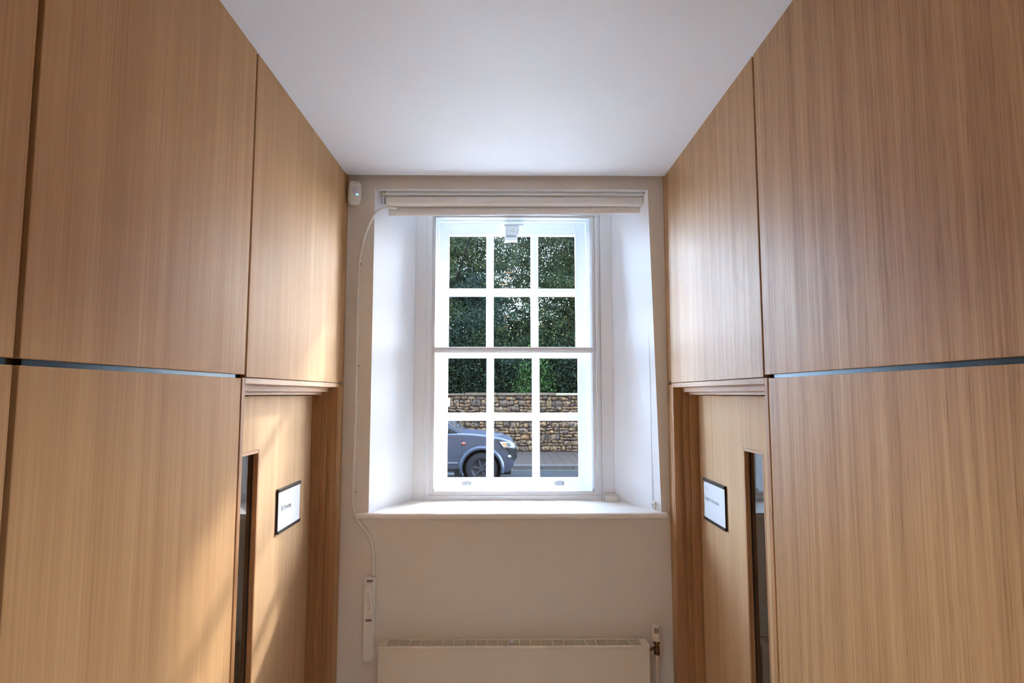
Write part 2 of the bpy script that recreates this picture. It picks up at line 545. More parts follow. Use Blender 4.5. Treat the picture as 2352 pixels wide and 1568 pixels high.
def sash(name, y0, y1, xo, cols, rows, zo):
    x0, x1 = xo
    z0, z1 = zo
    cx0, cx1 = cols[0][0], cols[-1][1]
    cz0, cz1 = rows[0][0], rows[-1][1]
    bm = bmesh.new()
    bm_box(bm, x0, cx0, y0, y1, z0, z1, 0.002)
    bm_box(bm, cx1, x1, y0, y1, z0, z1, 0.002)
    bm_box(bm, cx0 - 0.001, cx1 + 0.001, y0, y1, z0, cz0, 0.002)
    bm_box(bm, cx0 - 0.001, cx1 + 0.001, y0, y1, cz1, z1, 0.002)
    s = done(bm, name, g, win)
    def bar(a, b, horiz):
        # moulded glazing bar: wide at the back, narrow rounded nose to the room
        bm = bmesh.new()
        m = (a + b) / 2
        h = (b - a) / 2
        yy = [(y1, -h), (y0 + 0.018, -h), (y0 + 0.012, -h * 0.75), (y0 + 0.004, -h * 0.5), (y0, -h * 0.3), (y0, h * 0.3), (y0 + 0.004, h * 0.5), (y0 + 0.012, h * 0.75), (y0 + 0.018, h), (y1, h)]
        if horiz:
            bm_prism(bm, [(y + (0.0012 if y < y1 else -0.0006), m + t) for y, t in yy], 'x', cx0, cx1)
        else:
            bm_prism(bm, [(m + t, y) for y, t in yy], 'z', cz0, cz1)
        done(bm, 'glazing_bar', g, s, True)
    for i in range(len(cols) - 1):
        bar(cols[i][1], cols[i + 1][0], False)
    for i in range(len(rows) - 1):
        bar(rows[i][1], rows[i + 1][0], True)
    for cx in cols:
        for rz in rows:
            box('pane', cx[0] - 0.004, cx[1] + 0.004, y1 - 0.012, y1 - 0.009, rz[0] - 0.004, rz[1] + 0.004, M_glass, s, 0)
    return s
up = sash('upper_sash', 3.87, 3.91, (-0.445, 0.531), [(-0.374, -0.130), (-0.081, 0.162), (0.212, 0.455)], [(2.300, 2.635), (2.686, 3.037)], (2.248, 3.117))
lo = sash('lower_sash', 3.82, 3.86, (-0.445, 0.531), [(-0.371, -0.124), (-0.077, 0.167), (0.215, 0.461)], [(1.472, 1.828), (1.878, 2.226)], (1.393, 2.268))
# sash fittings
for xc, seed in ((-0.245, 0), (0.335, 1)):
    f = empty('sash_lift', (xc, 3.82, 1.44))
    f.parent = lo
    f['_w'] = (xc, 3.82, 1.44)
    bm = bmesh.new()
    bm_box(bm, xc - 0.03, xc + 0.03, 3.816, 3.821, 1.428, 1.452, 0.001)
    bm_box(bm, xc - 0.014, xc + 0.014, 3.798, 3.818, 1.452, 1.461, 0.002)
    bm_box(bm, xc - 0.014, xc + 0.014, 3.810, 3.818, 1.430, 1.455, 0.002)
    for dx in (-0.022, 0.022):
        bm_cyl(bm, (xc + dx, 3.8165, 1.44), (xc + dx, 3.8145, 1.44), 0.005, seg=10)
    bpy.data.objects.remove(f)
    done(bm, 'sash_lift', mat('satin_nickel', srgb(196, 196, 198), 0.35, metal=0.5), lo)
box('sash_stop', -0.372, -0.355, 3.80, 3.822, 1.918, 1.972, g, lo, 0.002)

# secondary glazing, two sliding panels in slim frames
def secondary(name, y0, x0, x1, z0, z1, top, bot, side):
    bm = bmesh.new()
    y1 = y0 + 0.012
    bm_box(bm, x0, x0 + side, y0, y1, z0, z1, 0.0015)
    bm_box(bm, x1 - side, x1, y0, y1, z0, z1, 0.0015)
    bm_box(bm, x0 + side, x1 - side, y0, y1, z1 - top, z1, 0.0015)
    bm_box(bm, x0 + side, x1 - side, y0, y1, z0, z0 + bot, 0.0015)
    s = done(bm, name, M_alu, win)
    box('glass_sheet', x0 + side - 0.003, x1 - side + 0.003, y0 + 0.005, y0 + 0.008, z0 + bot - 0.003, z1 - top + 0.003, M_glass, s, 0)
    return s
secondary('secondary_panel', 3.75, -0.466, 0.563, 2.262, 3.128, 0.010, 0.027, 0.020)
secondary('secondary_panel', 3.735, -0.465, 0.561, 1.379, 2.262, 0.008, 0.026, 0.022)
box('frame_catch', -0.448, -0.436, 3.730, 3.736, 1.405, 1.42, M_chrome, win, 0.001)
box('frame_catch', 0.532, 0.544, 3.730, 3.736, 1.405, 1.42, M_chrome, win, 0.001)

# chain opener at the window head
act = empty('window_opener', (0.045, 3.80, 3.06))
tag(act, 'white box window opener with round lock at head of sash', 'window opener')
box('mounting_plate', -0.012, 0.112, 3.779, 3.80, 3.076, 3.086, mat('grey_metal', srgb(196, 200, 202), 0.35, metal=0.6), act)
box('housing', -0.006, 0.084, 3.778, 3.815, 3.013, 3.075, g, act, 0.003, 2)
box('chain_block', -0.009, 0.073, 3.775, 3.818, 2.975, 3.010, g, act, 0.002)
box('chain_slot', 0.002, 0.062, 3.7735, 3.7765, 3.000, 3.008, mat('shadow_grey', srgb(150, 152, 156), 0.5), act, 0.0005)
bm = bmesh.new()
bm_cyl(bm, (0.044, 3.779, 3.044), (0.044, 3.775, 3.044), 0.0105, seg=24)
done(bm, 'lock_ring', MATS['grey_metal'], act, True)
bm = bmesh.new()
bm_cyl(bm, (0.044, 3.776, 3.044), (0.044, 3.7742, 3.044), 0.0075, seg=24)
done(bm, 'lock_barrel', g, act, True)
for xx, zz in ((0.008, 3.043), (0.078, 3.043), (0.064, 3.032), (0.000, 3.069)):
    bm = bmesh.new()
    bm_cyl(bm, (xx, 3.779, zz), (xx, 3.7765, zz), 0.0032, seg=10)
    done(bm, 'screw', MATS['grey_metal'], act)

# small white stop block on the sill
blk = empty('plastic_block', (0.63, 3.66, ZS))
tag(blk, 'small white plastic block lying on the window sill', 'block')
box('block_body', 0.600, 0.676, 3.655, 3.685, ZS + 0.0025, ZS + 0.033, M_plastic, blk, 0.003, 2)
box('block_back', 0.588, 0.668, 3.688, 3.712, ZS + 0.0025, ZS + 0.040, M_plastic, blk, 0.002)

# ================================================================== ROLLER BLIND
bl = empty('roller_blind', (0.05, 3.40, 3.04))
tag(bl, 'cream roller blind rolled up at the top of the window recess', 'blind')
yb = 3.405
def tilt(xa, xb, za, zb_):
    return (xa, za), (xb, zb_)
bm = bmesh.new()
# headrail
bm_prism(bm, [(yb - 0.038, 3.140), (yb - 0.038, 3.143), (yb - 0.022, 3.1605), (yb + 0.012, 3.1605), (yb + 0.012, 3.140)], 'x', -0.70, 0.802)
done(bm, 'headrail', M_gloss, bl)
bm = bmesh.new()
bm_cyl(bm, (-0.694, yb, 3.111), (0.792, yb, 3.115), 0.0285, seg=40)
done(bm, 'fabric_roll', M_blind, bl, True)
bm = bmesh.new()
bm_cyl(bm, (-0.700, yb, 3.111), (0.799, yb, 3.115), 0.018, seg=20)
done(bm, 'roller_tube', mat('grey_plastic', srgb(128, 126, 122), 0.5), bl, True)
bm = bmesh.new()
bm_prism(bm, [(-0.682, 3.037), (0.777, 3.056), (0.777, 3.115), (-0.682, 3.111)], 'y', yb + 0.027, yb + 0.0285)
done(bm, 'hanging_fabric', M_blind, bl)
bm = bmesh.new()
prof = []
# hem bar: slightly bowed section
for sgn, rng in ((1, range(0, 7)), (-1, range(6, -1, -1))):
    for k in rng:
        t = k / 6
        prof.append((yb + 0.022 - (0.007 * math.sin(PI * t) if sgn > 0 else -0.008), -0.002 + 0.042 * t))
rings = []
for x, zz in ((-0.684, 3.034), (0.779, 3.053)):
    rings.append([bm.verts.new((x, p[0], zz + p[1])) for p in prof])
n = len(prof)
for k in range(n):
    bm.faces.new((rings[0][k], rings[0][(k + 1) % n], rings[1][(k + 1) % n], rings[1][k]))
bm.faces.new(rings[0]); bm.faces.new(list(reversed(rings[1])))
done(bm, 'hem_bar', M_blind, bl, True, 50)
for x in (-0.706, 0.800):
    z = 3.118 if x < 0 else 3.126
    bm = bmesh.new()
    bm_box(bm, x - 0.004, x + 0.004, yb - 0.03, yb + 0.03, z - 0.03, 3.160, 0.003)
    bm_box(bm, x - 0.010, x + 0.014, yb - 0.038, yb + 0.02, 3.144, 3.1605, 0.002)
    br = done(bm, 'end_bracket', M_plastic, bl)
    for q in (-0.004, 0.010):
        bm = bmesh.new()
        bm_cyl(bm, (x + q, yb - 0.037, 3.152), (x + q, yb - 0.041, 3.152), 0.0035, seg=10)
        done(bm, 'bracket_screw', M_brass, br)
# bead chain: two strands down to a tensioner on the right reveal
bm = bmesh.new()
ztop, zbot = 3.13, 1.385
for off, yo in ((-0.006, yb - 0.012), (0.010, yb + 0.012)):
    nb = 230
    for i in range(nb):
        t = i / (nb - 1)
        z = ztop + (zbot - ztop) * t
        x = 0.806 + off * (1 - t * 0.5) + 0.013 * t + 0.006 * math.sin(PI * t)
        bmesh.ops.create_icosphere(bm, subdivisions=1, radius=0.0024, matrix=Matrix.Translation((x, yo * (1 - t) + t * (3.395 + (yo - yb) * 0.4), z)))
ch = done(bm, 'bead_chain', mat('steel_beads', srgb(120, 120, 124), 0.3, metal=0.8), bl, True)
ch['kind'] = 'stuff'
tn = empty('chain_tensioner', (0.825, 3.395, ZS))
tag(tn, 'small white chain tensioner at foot of right window reveal', 'chain holder')
bm = bmesh.new()
bm_box(bm, 0.822, 0.842, 3.383, 3.41, 1.358, 1.402, 0.004, 2)
done(bm, 'tensioner_body', M_plastic, tn)
bm = bmesh.new()
bm_cyl(bm, (0.829, 3.383, 1.390), (0.829, 3.378, 1.390), 0.011, seg=18)
done(bm, 'pulley', M_plastic, tn, True)
bm = bmesh.new()
bm_tube(bm, [(0.813, 3.39, 1.392), (0.815, 3.388, 1.376), (0.820, 3.388, 1.366), (0.827, 3.389, 1.364), (0.832, 3.391, 1.372)], 0.003, 8)
done(bm, 'hook', M_chrome, tn, True)

# ================================================================== MOTION SENSOR
ms = empty('motion_sensor', (-0.86, 3.30, 3.06))
tag(ms, 'white motion sensor with glowing blue light in the wall corner', 'motion sensor')
def rot_pts(o, ang, about):
    R = Matrix.Translation(about) @ Matrix.Rotation(ang, 4, 'Z') @ Matrix.Translation(-Vector(about))
    o.data.transform(R)
bm = bmesh.new()
prof = []
for k in range(25):       # shield-like outline (x,z)
    t = k / 24
    a = 2 * PI * t
    ex = 2.0 / 4.2
    x = 0.036 * math.copysign(abs(math.cos(a)) ** ex, math.cos(a))
    z = 0.067 * math.copysign(abs(math.sin(a)) ** ex, math.sin(a))
    if k < 24:
        prof.append((x, z))
rings = []
for y, sc in ((0.030, 0.88), (0.028, 0.97), (0.006, 1.0), (-0.006, 0.97), (-0.015, 0.86), (-0.019, 0.6)):
    rings.append([bm.verts.new((p[0] * sc, y - 0.004 * (1 - (p[1] / 0.067) ** 2) * (1 if y < 0 else 0), p[1] * sc)) for p in prof])
for A, B in zip(rings, rings[1:]):
    for k in range(24):
        bm.faces.new((A[k], A[(k + 1) % 24], B[(k + 1) % 24], B[k]))
bm.faces.new(rings[0]); bm.faces.new(list(reversed(rings[-1])))
Tm = Matrix.Translation((-0.851, 3.298, 3.124)) @ Matrix.Rotation(math.radians(22), 4, 'Z')
bmesh.ops.transform(bm, matrix=Tm, verts=bm.verts)
done(bm, 'sensor_case', M_plastic, ms, True, 50)
bm = bmesh.new()
bm_ball(bm, (0.002, -0.017, 0.006), 0.022, 0.95, 0.36, 1.25, 24, 14)
bmesh.ops.transform(bm, matrix=Tm, verts=bm.verts)
done(bm, 'sensor_lens', mat('milky_lens', srgb(222, 222, 230), 0.25), ms, True, 80)
bm = bmesh.new()
bm_ball(bm, (0.010, -0.0215, -0.014), 0.0058, 1.3, 0.6, 0.75, 16, 10)
bmesh.ops.transform(bm, matrix=Tm, verts=bm.verts)
done(bm, 'indicator_light', mat('blue_led', srgb(90, 170, 255), 0.3, emit=(0.12, 0.50, 1.0, 1), estr=0.55), ms, True, 80)
bm = bmesh.new()
bm_cyl(bm, (0.0, -0.018, 0.050), (0.0, -0.0205, 0.050), 0.0022, seg=10)
bmesh.ops.transform(bm, matrix=Tm, verts=bm.verts)
done(bm, 'pinhole', M_black, ms)
bm = bmesh.new()
bm_box(bm, -0.885, -0.845, 3.318, YE, 3.075, 3.165, 0.004)
done(bm, 'wall_mount', M_plastic, ms)

# ================================================================== WINDOW WINDER AND CONDUIT
wd = empty('window_winder', (-0.727, YE - 0.02, 0.589))
tag(wd, 'long white winder box with crank handle on wall beside radiator', 'window winder')
bm = bmesh.new()
bm_prism(bm, [(-0.757, 0.588), (-0.706, 0.588), (-0.699, 0.62), (-0.699, 1.020), (-0.757, 1.020)], 'y', YE - 0.030, YE - 0.0005)
bmesh.ops.bevel(bm, geom=[e for e in bm.edges], offset=0.004, segments=2, affect='EDGES')
done(bm, 'winder_box', M_plastic, wd, True, 50)
box('top_clip', -0.748, -0.722, YE - 0.022, YE - 0.001, 1.019, 1.026, M_plastic, wd)
bm = bmesh.new()
bm_cyl(bm, (-0.727, YE - 0.030, 0.968), (-0.727, YE - 0.048, 0.968), 0.0175, seg=28)
bm_cyl(bm, (-0.727, YE - 0.048, 0.968), (-0.727, YE - 0.062, 0.968), 0.0155, 0.0135, seg=28)
hub = done(bm, 'crank_hub', M_plastic, wd, True)
bm = bmesh.new()
bm_tube(bm, [(-0.725, YE - 0.054, 0.962), (-0.720, YE - 0.055, 0.93), (-0.714, YE - 0.055, 0.89), (-0.711, YE - 0.054, 0.862)], 0.0065, 12)
arm = done(bm, 'crank_arm', M_plastic, wd, True)
bm = bmesh.new()
bm_cyl(bm, (-0.711, YE - 0.046, 0.858), (-0.711, YE - 0.058, 0.858), 0.010, seg=20)
bm_cyl(bm, (-0.711, YE - 0.058, 0.856), (-0.712, YE - 0.080, 0.851), 0.0085, 0.0105, seg=20)
bm_ball(bm, (-0.712, YE - 0.080, 0.851), 0.0105)
done(bm, 'crank_knob', M_plastic, wd, True)
M_maroon = mat('maroon_print', srgb(112, 30, 60), 0.6)
for zc, xc in ((1.002, -0.727), (0.799, -0.729)):
    lb = box('maker_label', xc - 0.017, xc + 0.017, YE - 0.0312, YE - 0.0302, zc - 0.007, zc + 0.007, M_paper, wd, 0)
    bm = bmesh.new()
    bm_box(bm, xc - 0.0165, xc + 0.0165, YE - 0.0316, YE - 0.0312, zc - 0.001, zc + 0.0055)
    bm_box(bm, xc - 0.0165, xc + 0.0165, YE - 0.0316, YE - 0.0312, zc - 0.006, zc - 0.003)
    done(bm, 'label_bars', M_maroon, lb)
    bm = bmesh.new()
    for k in range(6):
        xx = xc - 0.0135 + k * 0.0054
        bm_prism(bm, [(xx - 0.0016, zc + 0.0045), (xx + 0.0016, zc + 0.0045), (xx, zc + 0.001)], 'y', YE - 0.0319, YE - 0.0316)
    done(bm, 'label_mark', mat('pink_print', srgb(206, 170, 180), 0.6), lb)

def spline(pts, n=10):
    P = [Vector(p) for p in pts]
    P = [P[0] * 2 - P[1]] + P + [P[-1] * 2 - P[-2]]
    out = []
    for i in range(1, len(P) - 2):
        for k in range(n):
            t = k / n
            a, b, c_, d = P[i - 1], P[i], P[i + 1], P[i + 2]
            out.append(0.5 * ((2 * b) + (c_ - a) * t + (2 * a - 5 * b + 4 * c_ - d) * t * t + (3 * b - a - 3 * c_ + d) * t ** 3))
    out.append(P[-2])
    return out
cd = empty('conduit', (-0.715, YE - 0.01, 1.02))
tag(cd, 'thin white flexible tube running up the wall beside the window', 'tube')
yc = YE - 0.008
bm = bmesh.new()
pth = spline([(-0.640, 3.425, 3.078), (-0.672, 3.405, 3.073), (-0.704, 3.37, 3.058), (-0.745, yc - 0.012, 3.008), (-0.790, yc - 0.004, 2.91), (-0.817, yc, 2.80), (-0.828, yc, 2.70), (-0.829, yc, 2.45), (-0.828, yc, 2.15), (-0.829, yc, 1.8),
              (-0.832, yc, 1.50), (-0.830, yc, 1.40), (-0.812, yc - 0.006, 1.335), (-0.780, yc - 0.004, 1.285), (-0.742, yc, 1.235), (-0.722, yc, 1.18), (-0.714, yc, 1.11), (-0.712, yc, 1.022)], 8)
bm_tube(bm, pth, 0.0078, 12)
done(bm, 'tube', M_plastic, cd, True, 60)
for zz in (2.725, 2.153, 1.47):
    bm = bmesh.new()
    bm_box(bm, -0.840, -0.812, YE - 0.018, YE - 0.0005, zz - 0.004, zz + 0.004, 0.002)
    cl = done(bm, 'pipe_clip', M_plastic, cd)
    bm = bmesh.new()
    bm_cyl(bm, (-0.815, YE - 0.018, zz), (-0.815, YE - 0.0205, zz), 0.003, seg=10)
    done(bm, 'clip_screw', M_black, cl)

# ================================================================== RADIATOR
rad = empty('radiator', (0.045, 3.28, 0.12))
tag(rad, 'cream panel radiator with grille top mounted under the window sill', 'radiator')
RX0, RX1, RY0, RY1, RZ0, RZ1 = -0.660, 0.748, 3.235, 3.335, 0.12, 0.694
box('front_panel', RX0, RX1, RY0, RY0 + 0.006, RZ0, RZ1 - 0.010, M_cream, rad, 0.002, 2)
box('back_panel', RX0 + 0.01, RX1 - 0.01, RY1 - 0.012, RY1 - 0.004, RZ0 + 0.01, RZ1 - 0.016, M_cream, rad, 0.001)
for x0, x1 in ((RX0, RX0 + 0.004), (RX1 - 0.004, RX1)):
    box('side_panel', x0, x1, RY0 + 0.006, RY1, RZ0 + 0.02, RZ1 - 0.008, M_cream, rad, 0.001)
bm = bmesh.new()
gx0, gx1, gy0, gy1 = RX0 + 0.040, RX1 - 0.040, RY0 + 0.012, RY1 - 0.008
zt0, zt1 = RZ1 - 0.008, RZ1
for b in ((RX0 - 0.002, gx0, RY0 - 0.002, RY1), (gx1, RX1 + 0.002, RY0 - 0.002, RY1), (gx0, gx1, RY0 - 0.002, gy0), (gx0, gx1, gy1, RY1)):
    bm_box(bm, b[0], b[1], b[2], b[3], zt0, zt1, 0.001)
bm_box(bm, RX0 - 0.002, RX1 + 0.002, RY0 - 0.003, RY0 - 0.0005, RZ1 - 0.014, RZ1 - 0.001, 0.001)
done(bm, 'top_rim', M_cream, rad)
grl = boxes('grille_frame', [(gx0, gx1, gy0, gy0 + 0.002, zt0, zt1 - 0.001), (gx0, gx1, gy1 - 0.002, gy1, zt0, zt1 - 0.001)], M_cream, rad)
nb = 23
me_bar = None
for i in range(1, nb):
    x = gx0 + (gx1 - gx0) * i / nb
    if me_bar is None:
        o = box('cross_bar', -0.002, 0.002, gy0, gy1, zt0, zt1 - 0.0005, M_cream, grl, 0)
        me_bar = o.data
    else:
        o = link('cross_bar', me_bar, None, grl)
    o.location = (x, 0, 0)
ns = 7
me_bar = None
for i in range(ns):
    y = gy0 + (gy1 - gy0) * (i + 0.5) / ns
    if me_bar is None:
        o = box('grille_slat', gx0, gx1, -0.0016, 0.0016, zt0 + 0.003, zt1 - 0.002, M_cream, grl, 0)
        me_bar = o.data
    else:
        o = link('grille_slat', me_bar, None, grl)
    o.location = (0, y, 0)
box('convector_fins', RX0 + 0.02, RX1 - 0.02, RY0 + 0.02, RY1 - 0.02, RZ0 + 0.03, RZ1 - 0.05, mat('shade_enamel', srgb(92, 85, 76), 0.7), rad, 0)  # block under the grille coloured dark for the shade inside
box('paper_tag', 0.022, 0.042, gy0 + 0.028, gy1 - 0.01, zt1, zt1 + 0.0006, M_paper, rad, 0)
for xx in (RX0 + 0.2, RX1 - 0.2):
    box('wall_bracket', xx - 0.02, xx + 0.02, RY1 - 0.006, YE - 0.0005, 0.25, 0.6, M_cream, rad, 0)

# thermostatic valve
tv = empty('radiator_valve', (0.799, 3.29, 0.60))
tag(tv, 'cream thermostatic valve head with nickel fittings on radiator end', 'valve')
vx, vy = 0.799, 3.292
def lathe(name, prof, m, parent, c, seg=28, flat=0.0):
    bm = bmesh.new()
    rings = []
    for r, z in prof:
        rings.append([bm.verts.new((c[0] + r * math.cos(2 * PI * k / seg), c[1] + r * math.sin(2 * PI * k / seg), z)) for k in range(seg)])
    for A, B in zip(rings, rings[1:]):
        for k in range(seg):
            bm.faces.new((A[k], A[(k + 1) % seg], B[(k + 1) % seg], B[k]))
    bm.faces.new(rings[0]); bm.faces.new(list(reversed(rings[-1])))
    return done(bm, name, m, parent, True, 40)
hd = lathe('valve_head', [(0.017, 0.697), (0.024, 0.701), (0.0268, 0.708), (0.0262, 0.735), (0.0238, 0.765), (0.0215, 0.779), (0.014, 0.784), (0.004, 0.785)], M_cream, tv, (vx, vy))
for k in range(5):
    a = -PI / 2 - 0.62 + 0.19 * k
    r = 0.0252
    bm = bmesh.new()
    bm_box(bm, -0.0014, 0.0014, -0.001, 0.001, 0.743, 0.769, 0)
    bmesh.ops.transform(bm, matrix=Matrix.Translation((vx + r * math.cos(a), vy + r * math.sin(a), 0)) @ Matrix.Rotation(a + PI / 2, 4, 'Z'), verts=bm.verts)
    done(bm, 'vent_slot', mat('slot_grey', srgb(96, 94, 92), 0.6), hd)
lathe('collar_nut', [(0.013, 0.682), (0.0165, 0.684), (0.0165, 0.694), (0.013, 0.697)], M_brass, tv, (vx, vy), 12)
lathe('valve_body', [(0.011, 0.642), (0.0145, 0.645), (0.0145, 0.668), (0.011, 0.674), (0.010, 0.683)], M_brass, tv, (vx, vy), 20)
lathe('compression_nut', [(0.012, 0.626), (0.0165, 0.630), (0.0165, 0.640), (0.013, 0.645)], M_brass, tv, (vx, vy), 8)
bm = bmesh.new()
bm_cyl(bm, (vx - 0.010, vy, 0.656), (RX1 + 0.012, vy, 0.656), 0.009, seg=16)
bm_cyl(bm, (RX1 + 0.016, vy, 0.656), (RX1 + 0.004, vy, 0.656), 0.015, seg=8)
bm_cyl(bm, (RX1 + 0.006, vy, 0.656), (RX1 - 0.006, vy, 0.656), 0.008, seg=12)
done(bm, 'union_tail', M_brass, tv, True)
hp = lathe('heating_pipe', [(0.0085, 0.0), (0.0085, 0.628)], M_cream, None, (vx, vy), 16)
tag(hp, 'cream painted heating pipe rising from floor to radiator valve', 'pipe')

# ================================================================== CEILING LIGHTS
M_lamp = mat('lamp_face', (1, 0.75, 0.5, 1), 0.4, emit=(1.0, 0.62, 0.36, 1), estr=4.0)
FILL_W = 16.0
for i, (x, y, lab) in enumerate(((0.03, 1.50, 'round recessed ceiling downlight closest to the window wall'), (-0.02, 0.85, 'second round recessed ceiling downlight from the window wall'),
                                 (0.0, 0.20, 'third round ceiling downlight added unseen to brighten the corridor'), (0.0, -1.8, 'round ceiling downlight added unseen halfway down the corridor'),
                                 (0.0, -3.4, 'round ceiling downlight added unseen by the corridor back wall'))):  # last three fixtures are added out of view to brighten the corridor
    L = empty('ceiling_light', (x, y, CZ))
    tag(L, lab, 'ceiling light', 'corridor downlights')
    bm = bmesh.new()
    seg = 32
    rings = []
    for r, z in ((0.062, CZ), (0.062, CZ - 0.004), (0.055, CZ - 0.006), (0.050, CZ - 0.004), (0.050, CZ - 0.001)):
        rings.append([bm.verts.new((x + r * math.cos(2 * PI * k / seg), y + r * math.sin(2 * PI * k / seg), z)) for k in range(seg)])
    for A, B in zip(rings, rings[1:]):
        for k in range(seg):
            bm.faces.new((A[k], A[(k + 1) % seg], B[(k + 1) % seg], B[k]))
    done(bm, 'trim_ring', M_gloss, L, True)
    bm = bmesh.new()
    bm_cyl(bm, (x, y, CZ - 0.001), (x, y, CZ - 0.0025), 0.050, seg=32)
    done(bm, 'lamp_face', M_lamp, L)
    ld = bpy.data.lights.new('downlight_fill', 'SPOT')  # fill spot added to light the corridor beyond what the lamp face gives
    ld.spot_size = math.radians(92)
    ld.spot_blend = 0.9
    ld.shadow_soft_size = 0.04
    ld.energy = FILL_W
    ld.color = (0.86, 0.94, 1.0)
    lo_ = bpy.data.objects.new('downlight_fill', ld)
    COL.objects.link(lo_)
    lo_.parent = L
    lo_.location = (0, 0, -0.008)

# ================================================================== OUTSIDE
ROAD = -0.15
PAVE = -0.03
YK, YW = 17.3, 21.3
M_asphalt = mat('asphalt', srgb(25, 26, 28), 0.95, spec=0.04, bump=0.4, bscale=60, var=0.12, vscale=5)
M_forecourt = mat('bounce_paving', srgb(226, 220, 208), 0.9, bump=0.3, bscale=30, var=0.08, vscale=3)  # unseen ground made pale to bounce daylight up to the ceiling
struct(boxes('road', [(-40, 40, 8.0, YK, ROAD - 0.2, ROAD)], M_asphalt))
struct(boxes('forecourt', [(-40, 40, 4.0, 8.0, ROAD - 0.2, ROAD + 0.10)], M_forecourt))
M_lawn = mat('garden_soil', srgb(70, 74, 44), 0.95, bump=0.6, bscale=8, var=0.3, vscale=1.5)
struct(boxes('garden_ground', [(-45, 45, YW + 0.3, 70, -0.4, 0.35)], M_lawn))
M_line = mat('road_paint', srgb(72, 72, 70), 0.9, spec=0.05, var=0.35, vscale=14)
M_yellow = mat('yellow_paint', srgb(50, 47, 36), 0.9, spec=0.05, var=0.4, vscale=14)
for name, x0, x1, y0, y1, m, lab in (('road_line', -14, 20, 17.12, 17.19, M_yellow, 'worn yellow line painted on road along the kerb'),
                                     ('road_line', -6.0, -0.9, 16.3, 16.42, M_line, 'worn white line painted on road behind the truck'),
                                     ('road_line', -0.5, 0.75, 14.9, 14.97, M_line, 'thin faded white line painted on road ahead of truck'),
                                     ('road_patch', 0.30, 0.62, 14.08, 14.25, M_line, 'small pale patch on the road surface beside truck tyre')):
    o = box(name, x0, x1, y0, y1, ROAD, ROAD + 0.004, m, None, 0)
    tag(o, lab, 'road marking')

# kerb and slabs
M_kerb = mat('kerb_concrete', srgb(48, 46, 46), 0.9, spec=0.08, bump=0.3, bscale=30, var=0.12, vscale=4)
M_slab = mat('slab_concrete', srgb(36, 30, 27), 0.9, spec=0.05, bump=0.2, bscale=25, var=0.12, vscale=2.5)
kerb = struct(boxes('kerb', [(-40, 40, YK + 0.01, YK + 0.14, ROAD - 0.1, PAVE - 0.03)], M_dark))
L = 0.90
me0 = None
for i in range(-9, 11):
    x = 0.12 + i * L
    if me0 is None:
        o = box('kerb_stone', 0.006, L - 0.006, YK, YK + 0.15, ROAD - 0.05, PAVE, M_kerb, kerb, 0.012, 2)
        me0 = o.data
    else:
        o = link('kerb_stone', me0, None, kerb)
    o.location = (x, 0, random.uniform(-0.003, 0.003))
bm = bmesh.new()
for a, b in ((-40, 0.12 - 9 * L), (0.12 + 11 * L, 40)):
    bm_box(bm, a, b, YK, YK + 0.15, ROAD - 0.05, PAVE, 0.012)
done(bm, 'kerb_run', M_kerb, kerb)
pav = struct(boxes('pavement', [(-40, 40, YK + 0.15, YW, ROAD - 0.2, PAVE - 0.012)], mat('joint_dirt', srgb(58, 54, 52), 0.95)))
SW, SD = 0.285, 0.955
me0 = None
for i in range(-14, 18):
    for j in range(4):
        y = YK + 0.156 + j * 0.962
        if me0 is None:
            o = box('paving_slab', 0.004, SW - 0.004, 0.004, SD - 0.004, -0.05, 0, M_slab, pav, 0.004)
            me0 = o.data
        else:
            o = link('paving_slab', me0, None, pav)
        o.location = (i * SW, y, PAVE + random.uniform(-0.003, 0.003))
bm = bmesh.new()
for a, b in ((-40, -14 * SW), (18 * SW, 40)):
    bm_box(bm, a, b, YK + 0.15, YW, PAVE - 0.05, PAVE, 0)
done(bm, 'plain_paving', M_slab, pav)

